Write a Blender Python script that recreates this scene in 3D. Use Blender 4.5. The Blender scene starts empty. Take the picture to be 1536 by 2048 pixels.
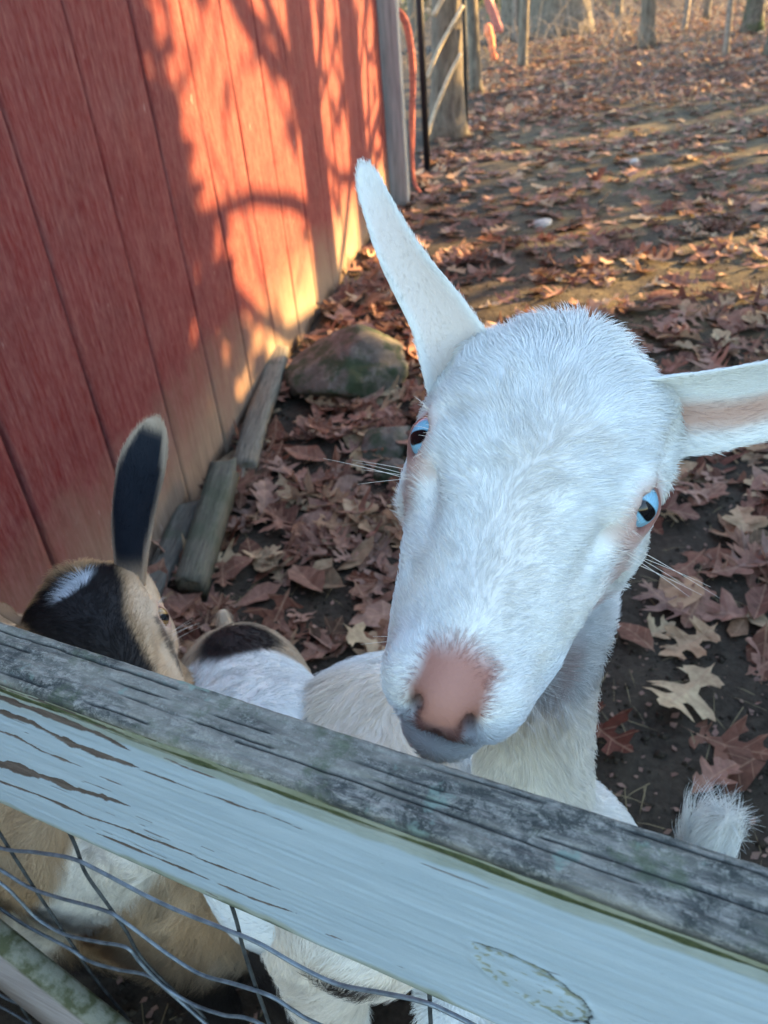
import bpy, math, random
import numpy as np
from mathutils import Matrix, Vector
from mathutils.geometry import tessellate_polygon

rng = np.random.RandomState(7)
random.seed(7)
sc = bpy.context.scene
COL = sc.collection

# ------------------------------------------------------------ camera, sky, sun
CAM = np.array([0.0, 0.0, 1.2])
FPX = 1590.0
_n = np.array([233.0, 2396.0, FPX]); _n /= np.linalg.norm(_n)
_up = -_n
_Y = np.array([0, 0, 1.0]) - _up[2]*_up; _Y /= np.linalg.norm(_Y)
_X = np.cross(_Y, _up)
RW = np.array([_X, _Y, _up])                       # camera (x right, y down, z forward) -> world
cd = bpy.data.cameras.new('camera')
cam = bpy.data.objects.new('camera', cd); COL.objects.link(cam)
mr = RW @ np.diag([1, -1, -1])
M4 = np.eye(4); M4[:3, :3] = mr; M4[:3, 3] = CAM
cam.matrix_world = Matrix(M4.tolist())
cd.sensor_fit = 'VERTICAL'; cd.sensor_height = 36.0; cd.sensor_width = 27.0
cd.lens = 36.0*FPX/2048.0
cd.clip_start = 0.02; cd.clip_end = 400
cd.dof.use_dof = True; cd.dof.focus_distance = 0.50; cd.dof.aperture_fstop = 12.0
sc.camera = cam

SUN_AZ, SUN_EL = math.radians(72), math.radians(13)
w = bpy.data.worlds.new('World'); sc.world = w; w.use_nodes = True
wn = w.node_tree
sky = wn.nodes.new('ShaderNodeTexSky'); sky.sky_type = 'NISHITA'; sky.sun_disc = False
sky.sun_elevation = SUN_EL; sky.sun_rotation = SUN_AZ
wn.links.new(sky.outputs[0], wn.nodes['Background'].inputs[0])
wn.nodes['Background'].inputs[1].default_value = 0.15
sl = bpy.data.lights.new('sun', 'SUN'); sl.energy = 5.0; sl.angle = math.radians(0.5); sl.color = (1.0, 0.63, 0.25)
so = bpy.data.objects.new('sun', sl); COL.objects.link(so)
SDIR = np.array([math.sin(SUN_AZ)*math.cos(SUN_EL), math.cos(SUN_AZ)*math.cos(SUN_EL), math.sin(SUN_EL)])
so.rotation_euler = Vector((-SDIR).tolist()).to_track_quat('-Z', 'Y').to_euler()
so.location = (6, 2, 8)
vs = sc.view_settings
vs.view_transform = 'Standard'; vs.look = 'None'; vs.gamma = 1.0; vs.use_curve_mapping = False
vs.exposure = 2.9
sc.cycles.max_bounces = 5; sc.cycles.diffuse_bounces = 3; sc.cycles.glossy_bounces = 2; sc.cycles.transmission_bounces = 2
sc.cycles.use_denoising = True

# ------------------------------------------------------------ numeric helpers
def hash3(ix, iy, iz, seed):
    h = (ix*374761393 + iy*668265263 + iz*2147483647 + seed*1274126177) & 0xFFFFFFFF
    h = ((h ^ (h >> 13))*1274126177) & 0xFFFFFFFF
    return ((h ^ (h >> 16)) & 0xFFFF)/65535.0

def vnoise(p, seed=0):
    p = np.asarray(p, float)
    i = np.floor(p).astype(np.int64); f = p - i; f = f*f*(3-2*f)
    r = 0
    for dx in (0, 1):
        wx = f[..., 0] if dx else 1-f[..., 0]
        for dy in (0, 1):
            wy = f[..., 1] if dy else 1-f[..., 1]
            for dz in (0, 1):
                wz = f[..., 2] if dz else 1-f[..., 2]
                r = r + wx*wy*wz*hash3(i[..., 0]+dx, i[..., 1]+dy, i[..., 2]+dz, seed)
    return r*2-1

def fbm(p, seed=0, oct=3):
    p = np.asarray(p, float); r = 0; a = 1; s = 0
    for o in range(oct):
        r = r + a*vnoise(p*(2.03**o), seed+o*17); s += a; a *= 0.5
    return r/s

def sstep(a, b, x):
    t = np.clip((x-a)/(b-a), 0, 1); return t*t*(3-2*t)

def project(p):
    c = (np.asarray(p, float)-CAM) @ RW
    z = np.maximum(c[..., 2], 1e-3)
    return 768+FPX*c[..., 0]/z, 1024+FPX*c[..., 1]/z, c[..., 2]

def tag(o, label=None, cat=None, group=None, kind=None):
    if label: o['label'] = label
    if cat: o['category'] = cat
    if group: o['group'] = group
    if kind: o['kind'] = kind
    return o

def mesh_data(name, v, f, mat=None, smooth=True, cols=None, uv=None):
    me = bpy.data.meshes.new(name)
    v = np.asarray(v, np.float32)
    if isinstance(f, np.ndarray):
        n, k = f.shape
        me.vertices.add(len(v)); me.vertices.foreach_set('co', v.ravel())
        me.loops.add(n*k); me.loops.foreach_set('vertex_index', f.astype(np.int32).ravel())
        me.polygons.add(n); me.polygons.foreach_set('loop_start', np.arange(0, n*k, k, dtype=np.int32))
        me.update(calc_edges=True)
    else:
        me.from_pydata(v.tolist(), [], [tuple(int(i) for i in q) for q in f])
        me.update()
    if smooth:
        me.polygons.foreach_set('use_smooth', np.ones(len(me.polygons), bool))
    for nm, c in (cols or {}).items():
        c = np.asarray(c, np.float32)
        if c.ndim == 1:
            a = me.attributes.new(nm, 'FLOAT', 'POINT'); a.data.foreach_set('value', c)
        else:
            if c.shape[1] == 3: c = np.c_[c, np.ones(len(c), np.float32)]
            a = me.attributes.new(nm, 'FLOAT_COLOR', 'POINT'); a.data.foreach_set('color', c.astype(np.float32).ravel())
    if mat: me.materials.append(mat)
    return me

def obj(name, me, parent=None, loc=None):
    o = bpy.data.objects.new(name, me); COL.objects.link(o)
    if parent is not None: o.parent = parent
    if loc is not None: o.location = loc
    return o

def empty(name, loc, label=None, cat=None, group=None):
    o = bpy.data.objects.new(name, None); COL.objects.link(o); o.location = loc; o.empty_display_size = 0.1
    return tag(o, label, cat, group)

def make(name, v, f, mat, parent=None, **k):
    """world-space vertices; parented objects keep world placement"""
    v = np.asarray(v, float)
    if parent is not None:
        pl = np.array(parent.location)
        q = parent.parent
        while q is not None: pl = pl+np.array(q.location); q = q.parent
        v = v-pl
    return obj(name, mesh_data(name, v, f, mat, **k), parent)

class MB:
    def __init__(s): s.v = []; s.f = []; s.n = 0
    def add(s, v, f):
        s.v.append(np.asarray(v, float)); s.f += [tuple(int(i)+s.n for i in q) for q in f]; s.n += len(v)
    def build(s, name, mat, parent=None, **k):
        return make(name, np.concatenate(s.v), s.f, mat, parent, **k)

def box(c, size, rot=None, bev=0.0):
    """box with chamfered edges along its long axis handled by small bevel"""
    hx, hy, hz = np.array(size)/2; b = bev
    if b <= 0:
        v = np.array([[sx*hx, sy*hy, sz*hz] for sz in (-1, 1) for sy in (-1, 1) for sx in (-1, 1)], float)
        f = [(0, 2, 3, 1), (4, 5, 7, 6), (0, 1, 5, 4), (2, 6, 7, 3), (0, 4, 6, 2), (1, 3, 7, 5)]
    else:
        ring = [(hx-b, hy), (hx, hy-b), (hx, -hy+b), (hx-b, -hy), (-hx+b, -hy), (-hx, -hy+b), (-hx, hy-b), (-hx+b, hy)]
        v = np.array([[x, y, z] for z in (-hz, hz) for x, y in ring], float)
        f = [(i, (i+1) % 8, 8+(i+1) % 8, 8+i) for i in range(8)][::1] + [tuple(range(8)), tuple(range(15, 7, -1))]
        f = [tuple(reversed(q)) for q in f]
    if rot is not None: v = v @ np.asarray(rot).T
    return v+np.asarray(c, float), f

def frame_from(d, upv=(0, 0, 1)):
    d = np.asarray(d, float); d = d/np.linalg.norm(d)
    a = np.cross(upv, d)
    if np.linalg.norm(a) < 1e-4: a = np.cross((1, 0, 0), d)
    a /= np.linalg.norm(a)
    return a, np.cross(d, a), d

def tube(pts, rad, seg=8, cap=True, wob=0.0, seed=0):
    pts = np.asarray(pts, float); n = len(pts)
    rad = np.broadcast_to(np.asarray(rad, float), (n,))
    tan = np.gradient(pts, axis=0); tan /= np.linalg.norm(tan, axis=1)[:, None]+1e-12
    a, b, _ = frame_from(tan[0])
    V = []
    th = np.linspace(0, 2*np.pi, seg, endpoint=False)
    for i in range(n):
        a = a-tan[i]*(a@tan[i]); a /= np.linalg.norm(a); b = np.cross(tan[i], a)
        r = rad[i]*(1+wob*np.array([vnoise(np.array([math.cos(t)*2+seed, math.sin(t)*2, i*.35]), seed) for t in th])) if wob else rad[i]
        V.append(pts[i]+np.outer(np.cos(th)*r, a)+np.outer(np.sin(th)*r, b))
    V = np.concatenate(V)
    F = [(i*seg+j, i*seg+(j+1) % seg, (i+1)*seg+(j+1) % seg, (i+1)*seg+j) for i in range(n-1) for j in range(seg)]
    if cap: F += [tuple(range(seg-1, -1, -1)), tuple(range((n-1)*seg, n*seg))]
    return V, F

def spline(pts, n):
    """Catmull-Rom resample"""
    P = np.asarray(pts, float); P = np.vstack([2*P[0]-P[1], P, 2*P[-1]-P[-2]])
    m = len(P)-3; out = []
    for t in np.linspace(0, m-1e-9, n):
        i = int(t); u = t-i; a, b, c, d = P[i:i+4]
        out.append(.5*((2*b)+(-a+c)*u+(2*a-5*b+4*c-d)*u*u+(-a+3*b-3*c+d)*u**3))
    return np.array(out)

# ------------------------------------------------------------ materials
class NT:
    def __init__(s, name, rough=0.8, spec=0.3):
        s.m = bpy.data.materials.new(name); s.m.use_nodes = True
        s.t = s.m.node_tree; s.b = s.t.nodes['Principled BSDF']; s.out = s.t.nodes['Material Output']
        s.b.inputs['Roughness'].default_value = rough
        s.b.inputs['Specular IOR Level'].default_value = spec
    def n(s, t, **k):
        x = s.t.nodes.new('ShaderNode'+t)
        for a, b in k.items(): setattr(x, a, b)
        return x
    def l(s, a, b): s.t.links.new(a, b)
    def coord(s, scale=(1, 1, 1), kind='Object', loc=(0, 0, 0), rot=(0, 0, 0)):
        tc = s.n('TexCoord'); mp = s.n('Mapping'); s.l(tc.outputs[kind], mp.inputs[0])
        mp.inputs['Scale'].default_value = scale; mp.inputs['Location'].default_value = loc; mp.inputs['Rotation'].default_value = rot
        return mp.outputs[0]
    def noise(s, vec, scale=5, detail=6, rough=.6, dist=0):
        x = s.n('TexNoise'); s.l(vec, x.inputs['Vector']); x.inputs['Scale'].default_value = scale
        x.inputs['Detail'].default_value = detail; x.inputs['Roughness'].default_value = rough; x.inputs['Distortion'].default_value = dist
        return x.outputs[0]
    def ramp(s, fac, stops, interp='LINEAR'):
        r = s.n('ValToRGB'); s.l(fac, r.inputs[0]); e = r.color_ramp.elements; r.color_ramp.interpolation = interp
        while len(e) < len(stops): e.new(.5)
        for k, (p, c) in enumerate(stops):
            e[k].position = p; e[k].color = (*c, 1) if len(c) == 3 else c
        return r.outputs[0]
    def mix(s, fac, a, b, mode='MIX'):
        x = s.n('MixRGB', blend_type=mode)
        for i, q in ((0, fac), (1, a), (2, b)):
            if isinstance(q, (int, float)): x.inputs[i].default_value = q
            elif isinstance(q, tuple): x.inputs[i].default_value = (*q, 1)
            else: s.l(q, x.inputs[i])
        return x.outputs[0]
    def math(s, op, a, b=None, c=None):
        x = s.n('Math', operation=op)
        for i, q in enumerate((a, b, c)):
            if q is None: continue
            if isinstance(q, (int, float)): x.inputs[i].default_value = q
            else: s.l(q, x.inputs[i])
        return x.outputs[0]
    def attr(s, name, out='Color'):
        x = s.n('Attribute'); x.attribute_name = name; return x.outputs[out]
    def col(s, c): s.l(c, s.b.inputs['Base Color'])
    def bump(s, h, strength=.3, dist=.01):
        x = s.n('Bump'); s.l(h, x.inputs['Height']); x.inputs['Strength'].default_value = strength; x.inputs['Distance'].default_value = dist
        s.l(x.outputs[0], s.b.inputs['Normal'])

def simple(name, c, rough=.8, var=.25, scale=12, spec=.3):
    t = NT(name, rough, spec); v = t.coord()
    n = t.noise(v, scale)
    lo = tuple(x*(1-var) for x in c); hi = tuple(min(1, x*(1+var)) for x in c)
    t.col(t.ramp(n, [(.3, lo), (.7, hi)])); t.bump(n, .3, .004)
    return t.m

# mud and worn lawn
def mat_ground():
    t = NT('mud', .9, .25); v = t.coord()
    big = t.noise(v, 1.1, 5, .6); mid = t.noise(v, 7, 7, .65); fine = t.noise(v, 60, 5, .7)
    st = t.noise(t.coord((18, 70, 20), rot=(0, 0, .5)), 2.2, 4, .6, .8)
    base = t.ramp(mid, [(.25, (.007, .005, .0035)), (.5, (.020, .0145, .0095)), (.75, (.046, .034, .022))])
    base = t.mix(t.ramp(fine, [(.35, (0, 0, 0)), (.75, (1, 1, 1))]), base, (.058, .045, .030), 'MIX')
    straw = t.mix(t.ramp(st, [(.50, (0, 0, 0)), (.62, (1, 1, 1))]), base, (.27, .20, .095))
    olive = t.mix(t.ramp(mid, [(.42, (0, 0, 0)), (.62, (1, 1, 1))]), base, (.17, .13, .05))
    far = t.attr('yard', 'Fac')
    c = t.mix(t.math('MULTIPLY', far, .85), base, t.mix(.5, straw, olive))
    c = t.mix(t.ramp(big, [(.35, (0, 0, 0)), (.7, (.5, .5, .5))]), c, base)
    t.col(c)
    h = t.math('ADD', t.math('MULTIPLY', mid, 1.0), t.math('MULTIPLY', fine, .35))
    t.bump(h, .9, .02)
    return t.m

def mat_leaf(kind):
    t = NT('oak_leaf_'+kind, .75, .25)
    if kind == 'single':
        oi = t.n('ObjectInfo'); r = oi.outputs['Random']
    else: r = t.attr('tone', 'Fac')
    c = t.ramp(r, [(0, (0.079, 0.031, 0.018)), (.12, (0.223, 0.104, 0.065)), (.26, (0.335, 0.180, 0.131)), (.38, (0.140, 0.049, 0.026)), (.5, (0.409, 0.243, 0.172)), (.62, (0.251, 0.155, 0.119)),
                   (.72, (0.112, 0.028, 0.013)), (.82, (0.446, 0.282, 0.163)), (.92, (0.539, 0.406, 0.245)), (.98, (0.065, 0.028, 0.017))])
    u = t.attr('luv', 'Vector'); sp = t.n('SeparateXYZ'); t.l(u, sp.inputs[0])
    x, y = sp.outputs[0], sp.outputs[1]
    ax = t.math('ABSOLUTE', x)
    rib = t.math('LESS_THAN', ax, .014)
    vv = t.math('FRACT', t.math('MULTIPLY', t.math('SUBTRACT', y, t.math('MULTIPLY', ax, .75)), 5.2))
    vein = t.math('LESS_THAN', t.math('ABSOLUTE', t.math('SUBTRACT', vv, .5)), .035)
    vm = t.math('MAXIMUM', rib, vein)
    c2 = t.mix(t.math('MULTIPLY', vm, .35), c, (.50, .32, .20))
    cv = t.n('CombineXYZ'); t.l(x, cv.inputs[0]); t.l(y, cv.inputs[1]); t.l(r, cv.inputs[2])
    n = t.noise(cv.outputs[0], 7, 5, .7)
    c2 = t.mix(.8, c2, t.ramp(n, [(.3, (.45, .4, .38)), (.6, (1, 1, 1))]), 'MULTIPLY')
    geo = t.n('NewGeometry')
    c2 = t.mix(t.math('MULTIPLY', geo.outputs['Backfacing'], .35), c2, (.42, .30, .24))
    t.col(c2); t.bump(t.math('ADD', n, t.math('MULTIPLY', vm, .5)), .35, .004)
    tr = t.n('BsdfTranslucent'); t.l(c2, tr.inputs[0]); mx = t.n('MixShader'); mx.inputs[0].default_value = .18
    t.l(t.b.outputs[0], mx.inputs[1]); t.l(tr.outputs[0], mx.inputs[2]); t.l(mx.outputs[0], t.out.inputs[0])
    return t.m

def mat_bark(name, c0, c1, moss=None):
    t = NT(name, .9, .2); v = t.coord((1, 1, .22)); n = t.noise(v, 22, 7, .7, .5)
    c = t.ramp(n, [(.3, c0), (.62, c1)])
    if moss:
        m = t.noise(t.coord(), 3, 4); c = t.mix(t.ramp(m, [(.45, (0, 0, 0)), (.6, (1, 1, 1))]), c, moss)
    t.col(c); t.bump(n, .9, .03)
    return t.m

def mat_siding():
    t = NT('red_stain_siding', .85, .08)
    v = t.coord((1, 1, 1))
    along = t.attr('hgt', 'Fac')                        # height above the board's foot, m
    grain = t.noise(t.coord((26, 26, 2.2)), 2.4, 6, .7, .2)
    fine = t.noise(t.coord((110, 110, 16)), 2, 4, .7)
    blot = t.noise(v, 4.5, 5, .65)
    red = t.ramp(blot, [(.3, (.088, .0065, .0065)), (.55, (.125, .010, .010)), (.75, (.150, .022, .022))])
    # chalky wear: small pale flecks along the grain
    worn = t.math('ADD', t.math('MULTIPLY', grain, .5), t.math('MULTIPLY', fine, .5))
    red = t.mix(t.ramp(worn, [(.40, (.08, .08, .08)), (.62, (.72, .72, .72))]), red, (.235, .110, .098))
    dk = t.noise(t.coord((60, 60, 5)), 2, 3)
    red = t.mix(t.ramp(dk, [(.30, (.6, .6, .6)), (.42, (0, 0, 0))]), red, (.16, .02, .018))
    bare = t.ramp(grain, [(.3, (.17, .115, .08)), (.7, (.29, .21, .15))])
    hh = t.math('ADD', along, t.math('MULTIPLY', t.math('SUBTRACT', blot, .5), .35))
    hh = t.math('ADD', hh, t.math('MULTIPLY', t.math('SUBTRACT', grain, .5), .2))
    c = t.mix(t.ramp(hh, [(.10, (1, 1, 1)), (.38, (0, 0, 0))]), red, bare)
    fl = t.noise(t.coord((40, 40, 9), loc=(3, 1, 5)), 1.7, 3, .5)
    c = t.mix(t.ramp(fl, [(.735, (0, 0, 0)), (.80, (.6, .6, .6))]), c, (.5, .42, .38))
    t.col(c); t.bump(t.math('ADD', grain, t.math('MULTIPLY', fine, .5)), .45, .003)
    return t.m

def mat_rail_top():
    """weathered grey board with algae, lichen; paint left on the front face (attributes carry wear)"""
    t = NT('weathered_painted_rail', .8, .3)
    v = t.coord((1, 1, 1))
    g = t.noise(t.coord((12, 60, 60)), 3.0, 8, .78, .4)
    m = t.noise(t.coord((55, 60, 60)), 1.5, 8, .8, .5)
    sp = t.noise(t.coord((150, 190, 190)), 1.2, 6, .8)
    grey = t.ramp(g, [(.32, (.026, .028, .026)), (.48, (.105, .107, .097)), (.64, (.33, .315, .27))])
    grey = t.mix(t.ramp(m, [(.42, (1, 1, 1)), (.54, (0, 0, 0))]), grey, (.040, .046, .042))
    big = t.noise(t.coord((9, 30, 30)), 1.8, 3)
    grey = t.mix(t.ramp(big, [(.45, (0, 0, 0)), (.62, (.55, .55, .55))]), grey, (.30, .285, .235))
    grey = t.mix(t.ramp(sp, [(.52, (0, 0, 0)), (.66, (.75, .75, .75))]), grey, (.33, .325, .28))
    li = t.noise(v, 42, 4, .6)
    grey = t.mix(t.ramp(li, [(.62, (0, 0, 0)), (.68, (.8, .8, .8))]), grey, (.20, .27, .225))
    gm = t.noise(t.coord((1, 1, 1), loc=(2, 2, 2)), 26, 6, .7)
    grey = t.mix(t.ramp(gm, [(.56, (0, 0, 0)), (.66, (.7, .7, .7))]), grey, (.075, .10, .055))
    crk = t.attr('crack', 'Fac')
    # paint
    pn = t.noise(t.coord((5, 60, 60)), 2.5, 5, .6)
    paint = t.ramp(pn, [(.3, (.30, .375, .415)), (.7, (.37, .45, .49))])
    spk = t.noise(t.coord((90, 220, 220)), 1.3, 4, .6)
    paint = t.mix(t.ramp(spk, [(.70, (0, 0, 0)), (.76, (.45, .45, .45))]), paint, (.20, .21, .19))
    bare = t.ramp(g, [(.3, (.05, .038, .030)), (.7, (.16, .13, .11))])
    cream = t.mix(t.ramp(gm, [(.4, (0, 0, 0)), (.6, (1, 1, 1))]), (.27, .285, .215), (.19, .205, .13))
    mossc = t.ramp(sp, [(.35, (.028, .038, .016)), (.65, (.085, .10, .04))])
    c = t.mix(t.attr('painted', 'Fac'), grey, paint)
    c = t.mix(t.attr('cream', 'Fac'), c, cream)
    c = t.mix(t.attr('wear', 'Fac'), c, bare)
    c = t.mix(t.attr('moss', 'Fac'), c, mossc)
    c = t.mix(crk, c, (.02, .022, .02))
    t.col(c)
    rg = t.mix(t.attr('painted', 'Fac'), (.9, .9, .9), (.5, .5, .5)); t.l(rg, t.b.inputs['Roughness'])
    h = t.math('ADD', t.math('MULTIPLY', g, .6), t.math('MULTIPLY', sp, .5))
    amp = t.math('SUBTRACT', 1.0, t.math('MULTIPLY', t.attr('painted', 'Fac'), .72))
    t.bump(t.math('MULTIPLY', h, amp), .75, .0022)
    return t.m

def mat_fur(name):
    t = NT(name, .62, .2)
    t.col(t.attr('col'))
    try:
        t.b.inputs['Subsurface Weight'].default_value = 0.0
        t.b.inputs['Sheen Weight'].default_value = 0.0
    except Exception: pass
    return t.m

def mat_skin():
    t = NT('goat_skin', .65, .3); t.col(t.attr('col')); n = t.noise(t.coord(), 420, 4); t.bump(n, .45, .001)
    return t.m

# ============================================================ THE SETTING
MUD = mat_ground()
WALL_FOOT = np.array([-0.5434, 1.9179])
WD = np.array([0.22296, 0.97483]); WN = np.array([0.97483, -0.22296])     # along the shed wall; out of it
FE = np.array([0.8813, -0.4723]); FN = np.array([0.4723, 0.8813])         # along the fence; away from the camera

def ground_z(x, y):
    p = np.stack([np.asarray(x, float), np.asarray(y, float), np.zeros_like(np.asarray(x, float))], -1)
    near = np.clip(1.3-np.hypot(p[..., 0]-.3, p[..., 1]-2)/14, .15, 1)
    return fbm(p*1.3, 3, 2)*.022*near+fbm(p*6.5, 5, 3)*.012*near+fbm(p*.16, 9, 2)*.20*sstep(7, 25, np.hypot(p[..., 0], p[..., 1]))

def build_ground():
    a = np.linspace(-1, 1, 520)
    k = 5.6
    gx = np.sinh(a*k)/np.sinh(k)*110+.3; gy = np.sinh(a*k)/np.sinh(k)*110+2.2
    X, Y = np.meshgrid(gx, gy, indexing='ij')
    Z = ground_z(X, Y)
    n = len(a)
    idx = np.arange(n*n).reshape(n, n)
    F = np.stack([idx[:-1, :-1], idx[1:, :-1], idx[1:, 1:], idx[:-1, 1:]], -1).reshape(-1, 4)
    V = np.stack([X, Y, Z], -1).reshape(-1, 3)
    yard = sstep(1.8, 3.2, V[:, 1])*(1-sstep(7.5, 10.5, V[:, 1]))*sstep(-.1, .9, V[:, 0]-.1*V[:, 1])
    o = make('ground', V, F, MUD, cols={'yard': yard})
    return tag(o, kind='structure')
GROUND = build_ground()

# ---------------------------------------------------------------- oak leaves
LEAFM_ONE = mat_leaf('single'); LEAFM_MANY = mat_leaf('litter')
LOBES = [[(0, 0), (.05, .012), (.13, .03), (.17, .10), (.24, .24), (.26, .20), (.24, .10), (.30, .055), (.38, .08), (.43, .22), (.53, .44), (.535, .36), (.60, .38), (.53, .20), (.52, .09), (.58, .06), (.66, .10), (.72, .26), (.83, .34), (.79, .22), (.84, .20), (.78, .08), (.85, .05), (.92, .12), (.98, .13), (.94, .05), (1.03, 0)],
         [(0, 0), (.06, .012), (.12, .04), (.14, .14), (.20, .26), (.23, .22), (.27, .26), (.27, .12), (.33, .06), (.42, .10), (.50, .30), (.60, .42), (.60, .33), (.66, .30), (.60, .16), (.61, .08), (.70, .09), (.78, .24), (.88, .28), (.84, .17), (.88, .08), (.95, .07), (1.02, 0)],
         [(0, 0), (.06, .012), (.14, .05), (.22, .16), (.30, .19), (.32, .12), (.38, .10), (.47, .24), (.56, .31), (.60, .24), (.60, .15), (.67, .12), (.75, .22), (.83, .22), (.84, .13), (.91, .10), (.98, .06), (1.0, 0)],
         [(0, 0), (.07, .02), (.2, .13), (.4, .22), (.6, .24), (.8, .16), (.92, .07), (1.02, 0)]]
LOW = [[(0, 0), (.18, .05), (.26, .22), (.33, .07), (.56, .40), (.57, .09), (.84, .30), (.86, .08), (1.02, 0)],
       [(0, 0), (.15, .06), (.25, .22), (.36, .09), (.62, .38), (.62, .10), (.88, .24), (1.0, 0)],
       [(0, 0), (.25, .17), (.36, .10), (.55, .28), (.62, .14), (.82, .2), (1.0, 0)]]

def leaf_proto(kind, r, table=LOBES):
    """one dry leaf of unit length; returns verts, tri faces, uv"""
    V = []; F = []; UV = []
    for side in (1, -1):
        prof = [(a, wv*(1+r.uniform(-.18, .18))) for a, wv in table[kind]]
        loop = [(side*wv, a+r.uniform(-.012, .012)) for a, wv in prof]
        mids = [(0, q) for q in (.75, .5, .25)] if table is LOBES else [(0, .5)]
        poly = loop+mids
        b = len(V)
        tris = tessellate_polygon([[Vector((x, y, 0)) for x, y in poly]])
        V += [(x, y, 0) for x, y in poly]; UV += poly
        for t in tris:
            t = [b+i for i in t]
            A, Bp, Cp = (V[i] for i in t)
            ar = (Bp[0]-A[0])*(Cp[1]-A[1])-(Bp[1]-A[1])*(Cp[0]-A[0])
            if abs(ar) < 1e-9: continue
            F.append(tuple(t) if ar > 0 else (t[0], t[2], t[1]))
    V = np.array(V); UV = np.array(UV)
    cup = r.uniform(-.5, .9); bend = r.uniform(-.35, .55); tw = r.uniform(-.6, .6); c2 = r.uniform(1.5, 4)
    x, y = V[:, 0].copy(), V[:, 1].copy()
    z = cup*np.abs(x)**1.5*.9+bend*(y-.5)**2+tw*x*(y-.5)+.035*np.sin(y*9+c2*3)*np.abs(x)*4+.10*np.abs(x)*np.sin(x*9+c2+y*7)
    curl = r.uniform(0, 1)**3*2.2
    th = x*curl
    V[:, 0] = np.where(curl > .05, np.sin(th)/max(curl, 1e-3), x)
    V[:, 2] = z+np.where(curl > .05, (1-np.cos(th))/max(curl, 1e-3), 0)
    V[:, 1] -= .5
    V[:, 2] -= np.percentile(V[:, 2], 20)
    return V, F, UV

def shed_side(x, y):
    """signed distance of a ground point in front of the shed wall"""
    return (np.asarray(x)-WALL_FOOT[0])*WN[0]+(np.asarray(y)-WALL_FOOT[1])*WN[1]

ROCKS = [(-.07, 2.66, .225, .20, .125, .3), (.03, 2.17, .12, .085, .05, 1.1), (.035, 2.0, .055, .05, .035, 2.0), (.60, 7.15, .06, .05, .03, 0.), (1.05, 4.6, .07, .045, .03, .4), (2.0, 5.95, .05, .035, .025, 1.)]

def litter_density(x, y):
    """0..1 how thickly the ground is covered"""
    p = np.stack([x, y, x*0], -1)
    n = fbm(p*1.7, 21, 3)
    n2 = fbm(p*.7, 31, 2)
    sd = shed_side(x, y)
    nearwall = np.exp(-np.clip(sd-.05, 0, 9)/.38)*(y > 1.25)
    strip = np.exp(-((x-.0)/.42)**2)*sstep(1.45, 1.8, y)*(1-sstep(3.4, 4.4, y))
    right = .46*sstep(.45, .95, x)*(1-sstep(2.6, 3.6, y))*sstep(.6, 1.0, y)
    band = .36*np.exp(-((y-2.75-.1*x)/.42)**2)*(x > .1)
    mid = .36*sstep(3.0, 3.8, y)*(1-sstep(6, 8, y))
    far = .95*sstep(6.6, 8.8, y-.15*x)
    edge = .6*sstep(2.6, 3.4, x-.28*y)
    d = np.maximum.reduce([.95*nearwall, .95*strip, right, band, mid, far, edge])
    return np.clip(d*(1+.9*n+.35*n2), 0, 1)

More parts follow.
